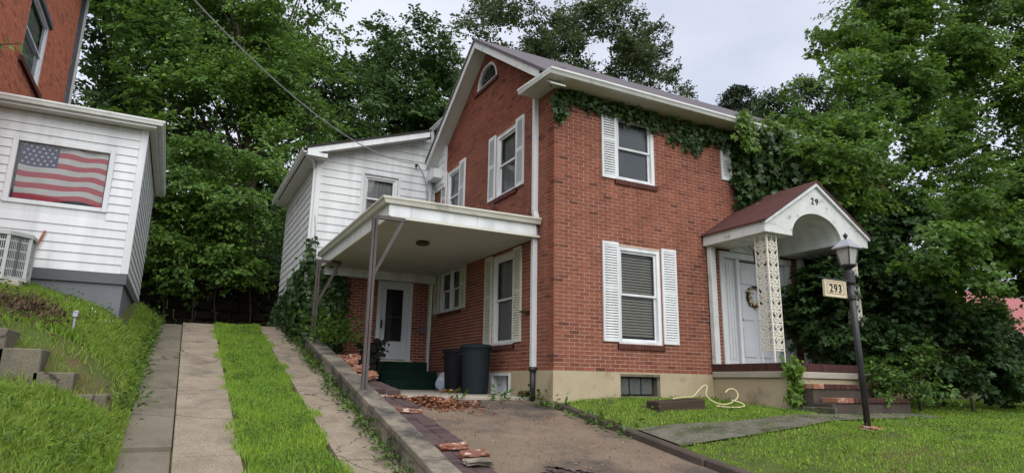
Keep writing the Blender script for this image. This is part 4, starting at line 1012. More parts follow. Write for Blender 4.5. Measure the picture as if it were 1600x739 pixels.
o = MB().wbox(WN, -8.72, -8.63, -.10, .035, 2.80, 4.06).wbox(WN, -7.19, -7.10, -.10, .035, 2.80, 4.06).wbox(WN, -8.63, -7.19, -.10, .033, 3.97, 4.06).wbox(WN, -8.63, -7.19, -.10, .033, 2.80, 2.88).build('picture_window', whiteN, nb, bevel=.006)
pane(WN, -8.63, -7.19, -.028, 2.88, 3.97, o)
MB().wbox(WN, -8.65, -7.17, -.30, -.28, 2.84, 4.0).build('backing', mat('dim_room', (.16, .15, .14), None, 2, .9), o)
b = MB(); b.hexa([(-9.2, NY-.32, 4.66), (NX+.2, NY-.32, 4.66), (NX+.2, 10.1, 4.66), (-9.2, 10.1, 4.66), (-9.2, NY-.32, 4.70), (NX+.2, NY-.32, 4.70), (NX+.2, 10.1, 4.70), (-9.2, 10.1, 5.5)]); b.build('roof', darkroof, nb)
MB().box(-9.2, NX+.16, NY-.28, NY-.26, 4.55, 4.66).box(NX+.14, NX+.16, NY-.26, 10.0, 4.55, 4.66).build('fascia', gutterW, nb)
MB().box(-9.2, NX+.139, NY-.259, NY-.03, 4.555, 4.57).box(NX+.03, NX+.139, NY-.02, 10.0, 4.555, 4.57).build('soffit', soffitM, nb)
hs = house; house = nb
gutter([(NX+.165, 10.1, 4.70), (NX+.165, NY-.285, 4.70), (-9.2, NY-.285, 4.70)], OG)
house = hs
# brick upper wall seen past the roof
WL = lambda s, t, z: (-9.15+t, s, z)
won = [(5.95, 7.85, 6.1, 7.75)]
b = MB(); core(b, WL, 3.0, 10.9, 1.0, 10.5, won); b.box(-15, -9.36, 3.007, 3.2, 1, 10.5); b.box(-15, -9.36, 10.7, 10.9, 1, 10.5); bw = b.build('brick_wall', mortarN, nb)
f1, r1 = [], []; bricks(WL, 3.0, 10.9, 4.4, 10.4, won, f1, r1, True); WLF = lambda s, t, z: (s, 3.0-t, z); bricks(WLF, -15, -9.15, 1.2, 10.4, [], f1, r1, True)
b = MB()
for q in f1+r1: b.wbox(*q)
stuff(b.build('brickwork', brickN, bw))
ow_ = window(WL, 5.95, 7.85, 6.1, 7.75, 'curtain', parent=nb, m=whiteN, sill=None)
MB().wbox(WL, 5.8, 8.0, -.02, .07, 5.98, 6.095).build('sill', sillbrick, ow_)
MB().wbox(WL, 5.85, 7.95, -.02, .05, 7.755, 7.87).build('lintel', greyT, ow_)
b = MB(); b.bar((-9.10, 10.98, 10.5), (-9.10, 10.98, 4.8), .08, .06); b.bar((-9.16, 10.92, 10.5), (-9.16, 10.92, 4.8), .03, .10); b.build('corner_trim', greyT, nb)
b = MB(); b.bar((-9.06, 11.10, 10.5), (-9.06, 11.10, 4.8), .09, .07); b.build('downspout', gutterW, nb)
b = MB(); b.prism([(-15.4, 2.7, 10.5), (-8.7, 2.7, 10.5), (-12, 2.7, 13)], (0, 8.6, 0)); b.build('main_roof', darkroof, nb)
# flag hung inside the picture window
fl = thing('flag', (-7.9, NY+.09, 2.9), 'American flag hung across the inside of the big window of the sided house', 'flag')
NXs, NZs = 40, 13; x0, x1 = -8.60, -7.22; zt, zb = 4.30, 2.93
def fp(i, j):
    u, v = i/NXs, j/NZs
    return (x0+(x1-x0)*u, NY+.085+.022*math.sin(u*17+v*3)+.014*math.sin(u*7-v*6+1), zt+(zb-zt)*v-.05*u*(1-v)-.03*math.sin(u*6.5)*v+.018*math.sin(u*13+v*5))
b = MB()
for j in range(NZs):
    for i in range(NXs):
        mi = 2 if (i < 17 and j < 7) else (j % 2)
        b.face([fp(i, j), fp(i+1, j), fp(i+1, j+1), fp(i, j+1)], mi)
b.build('cloth', [flagR, flagW, flagB], fl, recalc=False)
b = MB()
for r_ in range(9):
    for c_ in range(6 if r_ % 2 == 0 else 5):
        i = 1.6+c_*2.75+(0 if r_ % 2 == 0 else 1.4); j = .55+r_*.74
        p = Vector(fp(i, j)); p.y -= .01
        b.face([(p.x+(.031 if q % 2 == 0 else .013)*math.sin(q*math.pi/5), p.y, p.z+(.031 if q % 2 == 0 else .013)*math.cos(q*math.pi/5)) for q in range(10)])
b.build('stars', flagW, fl, recalc=False)
# air conditioner on its pad
ax, ay, az = -8.40, 3.72, 1.27
ac = thing('air_conditioner', (ax, ay, az), 'grey outdoor air conditioner standing on the grass under the flag window', 'air conditioner')
MB().box(ax-.42, ax+.42, ay-.42, ay+.42, az-.12, az-.02).build('pad', slabM, ac, bevel=.01)
MB().box(ax-.32, ax+.32, ay-.32, ay+.32, az+.02, az+.70).build('core', mat('ac_fins', (.10, .11, .12), (.075, .08, .09), 30, .6), ac)
MB().lathe((ax, ay, az), [(.50, -.02), (.50, .04)], 8).build('base_pan', acM, ac); MB().lathe((ax, ay, az), [(.50, .70), (.50, .76), (.40, .80), (.1, .81)], 8).build('top_cover', acM, ac)
corners = [(ax+.46*math.cos(a), ay+.46*math.sin(a)) for a in [math.pi*2*(k+.5)/8 for k in range(8)]]
for p in corners: MB().bar((p[0], p[1], az), (p[0], p[1], az+.72), .05, .05).build('corner_post', acM, ac)
for k in range(8):
    p, q = Vector((*corners[k], 0)), Vector((*corners[(k+1) % 8], 0)); b = MB()
    for z in (.16, .31, .46, .61): b.bar(p+Vector((0, 0, az+z)), q+Vector((0, 0, az+z)), .012, .026)
    for i in range(1, 13): s_ = p.lerp(q, i/13); b.bar(s_+Vector((0, 0, az+.04)), s_+Vector((0, 0, az+.70)), .009, .009)
    b.build('grille', acM, ac, recalc=False)
tag(MB().tube([(-7.99, NY-.06, 2.33), (-8.05, NY-.07, 2.12), (-8.12, NY-.12, 1.85), (-8.10, NY-.4, 1.62)], .022, 6).build('refrigerant_pipe', copper, smooth=True), 'rust orange pipe leaning down the white siding to the air conditioner', 'pipe')

# ------------------------------------------------------------------ things around the brick house
def bin_(c, r, h, m, label, tilt=0, seams=True):
    t = thing('garbage_bin', c, label, 'garbage bin')
    MB().lathe(c, [(r*.80, 0), (r*.84, .03), (r*.97, h*.86), (r*1.0, h*.87), (r*1.0, h*.90)], 24).build('body', m, t, smooth=False)
    MB().lathe(c, [(r*1.05, h*.90), (r*1.08, h*.92), (r*1.06, h*.96), (r*.9, h*.985), (r*.4, h*1.0)], 24).build('lid', m, t)
    for s_ in (-1, 1): MB().tube([(c[0]+s_*r*.99, c[1]-.08, c[2]+h*.76), (c[0]+s_*r*1.08, c[1]-.05, c[2]+h*.78), (c[0]+s_*r*1.08, c[1]+.05, c[2]+h*.78), (c[0]+s_*r*.99, c[1]+.08, c[2]+h*.76)], .014, 6).build('handle', m, t)
    return t
bin_((-.50, 2.05, -.43), .29, .93, binM, 'dark green plastic garbage bin nearest the basement window under the carport')
bin_((-.50, 3.0, -.415), .27, .86, binK, 'black garbage bin standing behind the dark green one')
me = bpy.data.meshes.new('plastic_bag'); bm = bmesh.new(); bmesh.ops.create_icosphere(bm, subdivisions=3, radius=.2)
for v in bm.verts:
    n_ = math.sin(v.co.x*23)*math.cos(v.co.y*19+v.co.z*13); v.co *= 1+.14*n_; v.co.z = max(v.co.z*1.05, -.17); v.co.x *= .95+.5*max(0, -v.co.z)
bm.to_mesh(me); bm.free(); me.materials.append(bagM)
tag(link('plastic_bag', me, None, (-.36, 3.95, -.24)), 'crumpled blue and white plastic bag on the carport slab beside green steps', 'bag')
# lamp post
lp = thing('lamp_post', (2.70, -3.66, -.73), 'black lamp post with square lantern head standing on the front lawn', 'lamp post')
B0, T0 = Vector((2.70, -3.66, -.76)), Vector((2.63, -3.66, 1.42))
MB().tube([B0, B0.lerp(T0, .5), T0], .041, 14).build('post', blackM, lp, smooth=True)
MB().lathe(B0.lerp(T0, .80), [(.052, 0), (.058, .01), (.058, .06), (.05, .07)], 14).lathe(B0.lerp(T0, .90), [(.055, 0), (.066, .02), (.066, .16), (.055, .19)], 14).lathe(T0, [(.045, 0), (.11, .04), (.11, .055)], 12).build('collar', blackM, lp)
z = T0.z+.055
def taper(b, c, z0, w0, z1, w1):
    b.hexa([(c.x-w0, c.y-w0, z0), (c.x+w0, c.y-w0, z0), (c.x+w0, c.y+w0, z0), (c.x-w0, c.y+w0, z0), (c.x-w1, c.y-w1, z1), (c.x+w1, c.y-w1, z1), (c.x+w1, c.y+w1, z1), (c.x-w1, c.y+w1, z1)]); return b
taper(MB(), T0, z, .066, z+.23, .10).build('lantern_glass', lampglass, lp)
b = MB()
for sx in (-1, 1):
    for sy in (-1, 1): b.bar((T0.x+sx*.069, T0.y+sy*.069, z), (T0.x+sx*.103, T0.y+sy*.103, z+.245), .016, .016)
b.build('lantern_frame', blackM, lp)
taper(taper(MB(), T0, z+.23, .137, z+.25, .137), T0, z+.25, .133, z+.36, .04).build('lantern_cap', tinM, lp)
MB().lathe((T0.x, T0.y, z+.36), [(.03, 0), (.012, .02), (.03, .05), (.03, .07), (.008, .10)], 10).build('finial', blackM, lp)
tag(broken(looseM, (2.68, -3.74, -.745), .30, .16, .06, .1, 'flat brick at the foot of the lamp post', None), 'flat brown brick at the foot of the lamp post', 'brick')
# number sign hung on the lamp post
A = B0.lerp(T0, .905)
sg = thing('number_sign', (2.27, -3.70, 1.0), 'framed cream house number sign 293 hanging from the lamp post arm', 'sign')
MB().bar((A.x-.04, -3.70, 1.235), (A.x-.72, -3.70, 1.235), .014, .014).build('arm', blackM, sg)
sx0, sx1, sz0, sz1 = 2.03, 2.44, 1.0, 1.195
MB().box(sx0, sx1, -3.712, -3.688, sz0, sz1).build('face', signM, sg)
b = MB(); e_ = .018
b.box(sx0, sx1, -3.72, -3.68, sz1, sz1+e_).box(sx0, sx1, -3.72, -3.68, sz0-e_, sz0).box(sx0-e_, sx0, -3.72, -3.68, sz0-e_, sz1+e_).box(sx1, sx1+e_, -3.72, -3.68, sz0-e_, sz1+e_).build('frame', signM, sg, bevel=.004)
MB().box(sx0+.03, sx1-.03, -3.7155, -3.7125, sz1-.035, sz1-.028).box(sx0+.03, sx1-.03, -3.7155, -3.7125, sz0+.028, sz0+.035).box(sx0+.03, sx0+.037, -3.7155, -3.7125, sz0+.035, sz1-.035).box(sx1-.037, sx1-.03, -3.7155, -3.7125, sz0+.035, sz1-.035).build('inner_line', signFr, sg)
for k, ch in enumerate('293'): text(ch, .15, .004, numM, (sx0+.115+k*.09, -3.716, (sz0+sz1)/2), (math.pi/2, 0, 0), 'digit', sg)
for xx in (2.08, 2.38): MB().bar((xx, -3.70, sz1+.02), (xx, -3.70, 1.23), .008, .008).build('hanger', blackM, sg)
# porch lantern and wreath
pl = thing('porch_lantern', (4.15, -.75, 2.1), 'black lantern hanging in the porch behind the lace column', 'lantern')
MB().tube([(4.15, -.75, 2.49), (4.15, -.75, 2.40)], .008, 6).build('chain', blackM, pl)
MB().lathe((4.15, -.75, 2.08), [(.05, 0), (.08, .02), (.09, .24), (.10, .25), (.03, .32)], 6).build('cage', blackM, pl); MB().lathe((4.15, -.75, 2.12), [(.06, 0), (.085, .15)], 6).build('glass', lampglass, pl)
wr = thing('wreath', (4.86, .03, 1.6), 'dark twig wreath with pale flowers hung on the front door', 'wreath')
b = MB(); rw_ = random.Random(2)
for k in range(5): b.tube([(4.86+(.20+rw_.uniform(-.02, .02))*math.cos(a), .03+rw_.uniform(-.015, .015), 1.60+(.20+rw_.uniform(-.02, .02))*math.sin(a)) for a in np.linspace(0, 2*math.pi, 22)], .018, 5)
b.build('ring', wreathM, wr)
V_, F_ = leaf_arrays(np.array([(4.86+.19*math.cos(a), .0, 1.60+.19*math.sin(a)) for a in rng.uniform(2.4, 6.5, 70)])+rng.normal(0, .018, (70, 3)), rng.normal(0, 1, (70, 3)), np.array([0, -1, .2])+rng.normal(0, .4, (70, 3)), .07)
fast('blossoms', V_, F_, wreathY, wr)
# hose and timber on the lawn
zl = lambda x, y: float(zlawn(x, y))
tm = thing('timber_box', (1.62, -1.2, -.6), 'dark half-rotted timber edging lying in front of the basement window', 'timber')
MB().hexa([(1.12, -1.32, zl(1.1, -1.3)-.05), (2.12, -1.28, zl(2.1, -1.3)-.05), (2.12, -1.08, zl(2.1, -1.1)-.05), (1.12, -1.12, zl(1.1, -1.1)-.05), (1.12, -1.31, zl(1.1, -1.3)+.13), (2.12, -1.27, zl(2.1, -1.3)+.13), (2.12, -1.09, zl(2.1, -1.1)+.13), (1.12, -1.13, zl(1.1, -1.1)+.13)]).build('tie', tieM, tm, bevel=.012)
MB().hexa([(1.2, -1.05, zl(1.2, -1)-.05), (2.3, -.98, zl(2.3, -1)-.05), (2.3, -.84, zl(2.3, -.8)-.05), (1.2, -.9, zl(1.2, -.9)-.05), (1.2, -1.05, zl(1.2, -1)+.09), (2.3, -.98, zl(2.3, -1)+.09), (2.3, -.84, zl(2.3, -.8)+.09), (1.2, -.9, zl(1.2, -.9)+.09)]).build('tie', tieM, tm, bevel=.012)
hp = [(1.45, -1.25, .16), (1.7, -1.22, .17), (1.92, -1.2, .17), (2.05, -1.2, .26), (2.18, -1.2, .34), (2.22, -1.22, .32), (2.16, -1.25, .20), (2.2, -1.3, .12), (2.32, -1.36, .06), (2.5, -1.38, .05), (2.72, -1.36, .12), (2.80, -1.32, .2), (2.76, -1.28, .27), (2.66, -1.26, .27), (2.56, -1.28, .22)]
hq = [(2.2, -1.42, .04), (2.34, -1.55, .03), (2.5, -1.62, .03), (2.62, -1.62, .05), (2.6, -1.55, .09), (2.52, -1.45, .12)]
def smooth_path(P, n=5):
    P = [Vector((p[0], p[1], zl(p[0], p[1])+p[2])) for p in P]; r = []
    for i in range(len(P)-1):
        p0, p1, p2, p3 = P[max(i-1, 0)], P[i], P[i+1], P[min(i+2, len(P)-1)]
        for k in range(n):
            t = k/n; r.append(.5*((2*p1)+(p2-p0)*t+(2*p0-5*p1+4*p2-p3)*t*t+(3*p1-p0-3*p2+p3)*t**3))
    return r+[P[-1]]
tag(MB().tube(smooth_path(hp), .0125, 6).tube(smooth_path(hq), .0125, 6).build('garden_hose', hoseM, smooth=True), 'pale yellow garden hose looped over the timber on the lawn', 'hose')
# garden light stake on the bank
gl = thing('garden_light', (-6.95, 1.45, float(zbank(-6.95, 1.45))), 'small silver garden light stake standing in the grass bank', 'garden light')
zz = float(zbank(-6.95, 1.45))
MB().tube([(-6.95, 1.45, zz-.1), (-6.94, 1.45, zz+.26)], .016, 8).build('stake', tinM, gl); MB().lathe((-6.94, 1.45, zz+.25), [(.03, 0), (.045, .01), (.045, .07), (.05, .075), (.02, .10)], 10).build('head', tinM, gl)
# service cable
Pa = Vector((-.60, 5.86, 5.28)); Pb = Vector(CAM+(FW+RT*(250-800)/FPX+UP*(369.5+58)/FPX)*7.5)
pth = [Pa.lerp(Pb, t)-Vector((0, 0, .55*4*t*(1-t))) for t in np.linspace(0, 1, 24)]
sc_ = thing('service_cable', tuple(Pa), 'thin grey power cable running from the siding wing up across the trees', 'cable')
MB().tube(pth, .011, 5).build('wire', cableM, sc_); MB().tube([Pa, (-.42, 5.9, 5.05), (-.30, 5.92, 4.75), (-.27, 5.93, 4.3)], .016, 5).build('drop_lead', cableM, sc_)
MB().lathe((-.62, 5.90, 5.20), [(.02, 0), (.035, .03), (.035, .08), (.015, .1)], 8).build('insulator', bronze, sc_)
# house far to the right with a red metal roof
rh = thing('red_roof_house', (33, 12, -.5), 'distant house with pinkish red ribbed metal roof behind the shrubs', 'house')
c0 = at(1592, 540, 14.0); xl = float(at(1578, 500, 14)[0]); ze = float(at(1580, 519, 13.4)[2]); zg_ = float(at(1590, 466, 18)[2])
b = MB(); b.box(xl+1.3, xl+14, 14, 22, -1, ze); b.build('wall', brickS, rh)
b = MB(); b.prism([(xl, 13.4, ze), (xl, 18, zg_), (xl, 22.6, ze), (xl, 22.6, ze-.1), (xl, 18, zg_-.12), (xl, 13.4, ze-.1)], (16, 0, 0)); ro = b.build('roof', redmetal, rh)
b = MB()
for k in range(40): xx = xl+.05+k*.4; b.bar((xx, 13.38, ze+.02), (xx, 18, zg_+.02), .05, .05)
b.build('roof_rib', redmetal, rh)
MB().box(xl, xl+16, 13.3, 13.4, ze-.15, ze-.01).build('gutter', gutterW, rh)
pt = at(1533, 540, -.5)
wp = thing('white_porch_post', (pt[0], -.5, -.5), 'white painted post glimpsed among the shrubs before the red roof', 'post')
MB().box(pt[0]-.09, pt[0]+.09, -.6, -.4, -.7, 1.35).build('shaft', white, wp, bevel=.01); MB().box(pt[0]-.14, pt[0]+.14, -.64, -.36, 1.2, 1.36).build('cap', white, wp, bevel=.01)

# ------------------------------------------------------------------ plants
def grass(name, n, xr, yr, zf, h, wd, m, mask=None, lean=.45, seed=1, curve=.5):
    r = np.random.default_rng(seed)
    x = r.uniform(*xr, n); y = r.uniform(*yr, n)
    if mask is not None: k = mask(x, y, r); x, y = x[k], y[k]
    n = len(x); z = zf(x, y)-.012
    # tufts: height varies with a smooth pattern
    hh = h*(.55+.7*r.random(n))*(1+.35*np.sin(x*5.1+1.3*np.sin(y*3.7))*np.cos(y*4.3))
    a = r.uniform(0, 2*np.pi, n); ld = np.stack([np.cos(a), np.sin(a), np.zeros(n)], 1)
    l = lean*r.random(n)[:, None]*hh[:, None]; sd_ = np.stack([-np.sin(a), np.cos(a), np.zeros(n)], 1)
    b2 = r.uniform(0, 2*np.pi, n); sd_ = np.stack([np.cos(b2), np.sin(b2), np.zeros(n)], 1)
    wv = (wd*(.6+.8*r.random(n)))[:, None]
    P = np.stack([x, y, z], 1); up = np.array([0, 0, 1.0])
    mid = P+up*hh[:, None]*.55+ld*l*.35; tip = P+up*hh[:, None]*(1-.25*r.random(n)[:, None])+ld*l*1.2
    V = np.stack([P-sd_*wv*.5, P+sd_*wv*.5, mid+sd_*wv*.42, mid-sd_*wv*.42, tip], 1).reshape(-1, 3)
    q = (np.arange(n)*5)[:, None]
    F = np.concatenate([q+np.array([0, 1, 2]), q+np.array([0, 2, 3]), q+np.array([3, 2, 4])], 0)
    return stuff(fast(name, V, F, m))
def patch(x, y, s=1.0, ph=0): return np.sin(x*1.7*s+ph)+np.sin(y*2.3*s+1.7*ph)+np.sin((x+y)*3.1*s)+.6*np.sin((x-2*y)*5.3*s)
tag(grass('strip_grass', 62000, (-5.0, -3.70), (-3.2, 8.35), lambda x, y: zdrive(y)-.02, .085, .010, grassM, lambda x, y, r: (x > -4.87+.06*np.sin(y*2.6)+.05*np.sin(y*7)+.03*r.normal(size=len(x))) & (x < -3.83+.06*np.sin(y*2.3+1)+.05*np.sin(y*6)+.03*r.normal(size=len(x))) & ((patch(x, y, 1.6, 1.1) < 1.9) | (r.random(len(x)) < .4)), seed=3), 'bright green grass strip between the two concrete wheel tracks', 'grass')
tag(grass('bank_grass', 125000, (-9.6, -6.05), (-3.6, 4.65), zbank, .115, .011, grassB,
          lambda x, y, r: ~((x < -6.25) & (x > -8.3) & (y > -.12) & (y < 1.25) & (r.random(len(x)) < .85)) & ((patch(x, y, 1, .4) < 1.7) | (r.random(len(x)) < .25)), .9, seed=4), 'long green grass with dry straw on the bank below the sided house', 'grass')
tag(grass('side_grass', 9000, (-6.50, -6.02), (4.9, 8.6), zbank, .10, .014, grassB, None, .9, seed=14), 'tufts of bright grass along the grey foundation', 'grass')
tag(grass('front_lawn', 150000, (.14, 14), (-6.2, .0), zlawn, .040, .009, grassM,
          lambda x, y, r: ~in_walk(x, y) & ~((x > 3.5) & (x < 6.1) & (y > -2.45)) & ~((x > 1.05) & (x < 2.2) & (y < -.82) & (y > -1.38)) & ((patch(x, y, .9, 2.0) < 1.55) | (r.random(len(x)) < .3)) & ((x < 7) | (r.random(len(x)) < .6)), .7, seed=5), 'mown green lawn in front of the brick house with bare patches', 'lawn')
# broad-leaf weeds
def weeds(name, pts, leaf, m, label, n=26, spread=.12, h=.10, seed=0, kind=True):
    r = np.random.default_rng(seed); Ps, Ts, Ns = [], [], []
    for (x, y, z) in pts:
        k = r.poisson(n)+(5 if n > 3 else 1); o = r.normal(0, spread, (k, 2)); hh = np.abs(r.normal(0, h, k))
        Ps.append(np.stack([x+o[:, 0], y+o[:, 1], z+hh], 1)); Ts.append(np.stack([o[:, 0]*6, o[:, 1]*6, .3+0*hh], 1)+r.normal(0, .5, (k, 3))); Ns.append(np.array([0, 0, 1.])+r.normal(0, .45, (k, 3)))
    V, F = leaf_arrays(np.concatenate(Ps), np.concatenate(Ts), np.concatenate(Ns), leaf*(.6+.8*r.random(sum(map(len, Ps)))), .5)
    o = fast(name, V, F, m); stuff(o); return tag(o, label, 'weeds')
r0 = random.Random(9)
weeds('kerb_weeds', [(-3.24+r0.uniform(-.06, .05), y, float(zdrive(y))+.01) for y in np.arange(-2.4, 6.4, .13) if r0.random() < .8], .07, weedM, 'green weeds sprouting along the foot of the concrete kerb', 16, .06, .06)
weeds('clover_strip', [(r0.uniform(-4.8, -3.9), r0.uniform(-2.4, 8), 0) for _ in range(230)], .035, weedM, 'clover and low weeds growing among the drive strip grass', 10, .06, .05, 2)
o = bpy.data.objects['clover_strip']
me = o.data; co = np.empty(len(me.vertices)*3, np.float32); me.vertices.foreach_get('co', co); co = co.reshape(-1, 3); co[:, 2] += zdrive(co[:, 1])-.02+.03; me.vertices.foreach_set('co', co.ravel())
weeds('drive_weeds', [(x+r0.uniform(-.05, .05), y, float(zhouse(x, y))+.0) for x, y in ((-.05, .35), (.0, .2), (-.12, .0), (.0, -.2), (.02, .45), (-.15, .55), (-.6, .68), (-.75, .66), (-.02, -.7), (-.06, -1.2), (-.03, -1.7), (-.05, -2.1), (-.08, -1.45), (-1.45, .66))], .10, weedM, 'leafy green weeds by the downspout and along the drive kerb', 14, .08, .10, 3)
weeds('walk_weeds', [(-6.12+r0.uniform(-.08, .04), y, float(zdrive(y))+.05) for y in np.arange(.2, 8.2, .22)], .08, weedM, 'small leafy weeds at the edge of the side path', 12, .09, .10, 4)
weeds('bank_weeds', [(x, y, float(zbank(x, y))+.02) for x, y in [(-6.15-2.6*r0.random()**1.4, r0.uniform(-2.5, 4.6)) for _ in range(120)] if not (-8.3 < x < -6.25 and -.7 < y < 1.2)], .055, weedM, 'leafy weeds growing through the grass of the bank', 12, .09, .09, 11)
weeds('white_clover', [(x, y, float(zbank(x, y))+.12) for x, y in [(r0.uniform(-8.2, -6.4), r0.uniform(3.0, 4.6)) for _ in range(16)]], .026, flagW, 'small white clover flowers at the top of the bank', 1, .02, .02, 12)
weeds('lawn_clover', [(x, y, zl(x, y)) for x, y in [(r0.uniform(.3, 9), r0.uniform(-5.5, -.1)) for _ in range(800)] if not bool(in_walk(np.array(x), np.array(y))) and not (3.5 < x < 6.2 and y > -2.5)], .030, weedM, 'clover growing in patches through the front lawn', 14, .10, .03, 5)
weeds('planting_bed', [(r0.uniform(-3.05, -2.3), y, float(zc(min(y, 7.5)))+.04) for y in np.arange(3.9, 9.0, .05)], .13, weedM, 'leafy ground cover plants at the head of the kerb below the ivy', 18, .14, .22, 6)
weeds('gutter_moss', [(r0.uniform(-2.3, -.2), r0.uniform(-3.4, .5), 0) for _ in range(60)], .03, deadleaf, 'dry leaf litter scattered over the stained house drive', 4, .12, .005, 7)
o = bpy.data.objects['gutter_moss']; o.name = 'drive_litter'
me = o.data; co = np.empty(len(me.vertices)*3, np.float32); me.vertices.foreach_get('co', co); co = co.reshape(-1, 3); co[:, 2] += zhouse(co[:, 0], co[:, 1])+.012; me.vertices.foreach_set('co', co.ravel())
weeds('walk_litter', [(x, y, float(zlawn(x, y))+.016) for x, y in [(r0.uniform(.3, 5), r0.uniform(-3.1, -2.0)) for _ in range(200)] if bool(in_walk(np.array(x), np.array(y)))], .03, grassB, 'pale clippings scattered over the front walk', 3, .08, .004, 13)
# dry leaf heap at the slab edge
n = 1500; x = -1.95+rng.normal(0, .30, n); y = .36+rng.normal(0, .20, n)-.25*(x+1.95)
k = (x > -2.75) & (x < -.9) & (y < .70); x, y = x[k], y[k]
z = np.maximum(zhouse(x, y), np.where(x < -2.42, -.47, -9))+.10*np.exp(-((x+2.05)/.35)**2-((y-.4)/.22)**2)*rng.random(len(x))+.012
V_, F_ = leaf_arrays(np.stack([x, y, z], 1), np.stack([rng.normal(0, 1, len(x)), rng.normal(0, 1, len(x)), rng.normal(0, .25, len(x))], 1), np.array([0, 0, 1.])+rng.normal(0, .5, (len(x), 3)), .075*(.6+.7*rng.random(len(x))))
tag(stuff(fast('leaf_heap', V_, F_, deadleaf)), 'heap of dry brown leaves blown against the carport slab', 'leaves')
n = 90; V_, F_ = leaf_arrays(np.stack([-.75+rng.normal(0, .12, n), 2.55+rng.normal(0, .12, n), -.42+.05*rng.random(n)], 1), rng.normal(0, 1, (n, 3))*np.array([1, 1, .2]), np.array([0, 0, 1.])+rng.normal(0, .5, (n, 3)), .09)
tag(stuff(fast('leaf_drift', V_, F_, deadleaf)), 'few dry brown leaves at the foot of the garbage bins', 'leaves')
# dirt patch in the bank with dead plants
n = 1500; x = -7.7+rng.normal(0, .32, n); y = 1.9+rng.normal(0, .40, n)
V_, F_ = leaf_arrays(np.stack([x, y, zbank(x, y)+.10*rng.random(n)], 1), rng.normal(0, 1, (n, 3)), rng.normal(0, 1, (n, 3)), .11, .3)
tag(stuff(fast('dead_plant_debris', V_, F_, mat('dead_stalks', (.12, .075, .05), (.08, .05, .035), 6, .9, rand='island', ramp=BR))), 'brown heap of dead plants and soil on the bank above the steps', 'plant debris')

# ivy: leaves hugging a wall
def ivy(name, pts, out, leaf, m, label, cat='ivy', spread=.10, n=14, seed=0, depth=.10, stems=None, thick=None):
    r = np.random.default_rng(seed); out = np.array(out, float); Ps, Ns = [], []
    for i, p in enumerate(pts):
        k = r.poisson(n)+3; o = r.normal(0, spread, (k, 3)); o -= np.outer(o@out, out)
        d = np.abs(r.normal(0, depth if thick is None else thick[i], k))
        Ps.append(np.array(p)+o+np.outer(d, out)); Ns.append(out*1.0+np.array([0, 0, .75])+r.normal(0, .38, (k, 3)))
    P = np.concatenate(Ps); Nn = np.concatenate(Ns); T = np.array([0, 0, -1.0])+r.normal(0, .5, P.shape)
    t = thing(name, tuple(P.mean(0)*np.array([1, 1, 0])+np.array([0, 0, P[:, 2].min()])), label, cat)
    V, F = leaf_arrays(P, T, Nn, leaf*(.55+.8*r.random(len(P))), .85, True); stuff(fast('leaves', V, F, m, t))
    if stems:
        b = MB()
        for s_ in stems: b.tube(s_, [.014-.010*q/(len(s_)-1) for q in range(len(s_))], 5)
        b.build('stem', bark, t, recalc=False)
    return t
r1_ = random.Random(21)
P = []
for k in range(210):                                                     # under the eave, thickening to the right
    x = .12+4.2*r1_.random()**.75; dp = .08+.20*min(1, x/2.4)+(.28 if 2.7 < x < 3.5 else 0)
    P.append((x, -.02, 5.04-dp*r1_.random()**1.4))
for k in range(24): P.append((.02+.14*r1_.random(), -.015, 5.05-.55*r1_.random()))
ivy('eave_ivy', P, (0, -1, 0), .09, leafI, 'green creeper trailing along under the front eave over the upper window', n=8, spread=.06, depth=.05, seed=2,
    stems=[[(4.2, -.03, 4.9), (3.2, -.03, 4.96), (2.0, -.03, 5.0), (1.0, -.03, 5.0), (.2, -.03, 5.03)]])
P = []; TH = []
for k in range(900):
    x = 4.46+3.5*r1_.random(); z = 2.6+2.55*r1_.random()
    if z < zrp(x)+.08 and 3.4 < x < 6.4: continue
    if x < 4.75 and z < 3.05+(4.75-x)*1.6: continue
    P.append((x, -.03, z)); TH.append(.10+.16*(math.sin(x*2.3+z*1.7)*.5+.5)+.10*r1_.random())
ivy('wall_ivy', P, (0, -1, 0), .15, leafI, 'thick mass of green creeper covering the front wall above the porch roof', n=13, spread=.11, seed=3, thick=TH,
    stems=[[(5.0, -.03, 3.5), (4.8, -.04, 4.2), (4.6, -.04, 4.9)], [(6.6, -.03, 2.0), (6.4, -.04, 3.4), (5.9, -.05, 4.8)], [(7.2, -.03, 1.0), (7.0, -.04, 3), (7.2, -.04, 4.9)]])
P = [(4.30+.22*r1_.gauss(0, 1)*.5, -.50-.04*r1_.random(), 5.28-.72*r1_.random()**1.1) for k in range(70)]+[(5.2+.3*r1_.gauss(0, 1), -.46, 5.15+.1*r1_.random()) for k in range(40)]
ivy('gutter_vine', P, (0, -1, .2), .10, leafY, 'bright young vine shoots hanging over the front gutter above the small window', n=7, spread=.05, depth=.05, seed=4, stems=[[(4.5, -.5, 5.2), (4.35, -.54, 4.9), (4.32, -.54, 4.6)]])
P = []; 
for k in range(520):
    a = r1_.random()
    if a < .55:
        y = 6.02+3.8*r1_.random()**1.2; zt_ = 2.35-.30*(y-6); P.append((-3.12, y, .7+.12*(y-6)+(zt_-.7)*r1_.random()))
ivy('wing_ivy', P, (-1, 0, 0), .12, leafI, 'dark ivy climbing the left side wall of the white siding wing', n=15, spread=.12, seed=5, depth=.10, stems=[[(-3.12, 6.15, .6), (-3.13, 6.12, 1.6), (-3.13, 6.1, 2.6)]])
P = [(-3.0+.75*r1_.random()**1.3, 5.93, .1+2.3*r1_.random()) for k in range(240)]+[(-3.1+.03*r1_.gauss(0, 1), 5.98-.05*r1_.random(), 2.4+.7*r1_.random()**1.8) for k in range(6)]
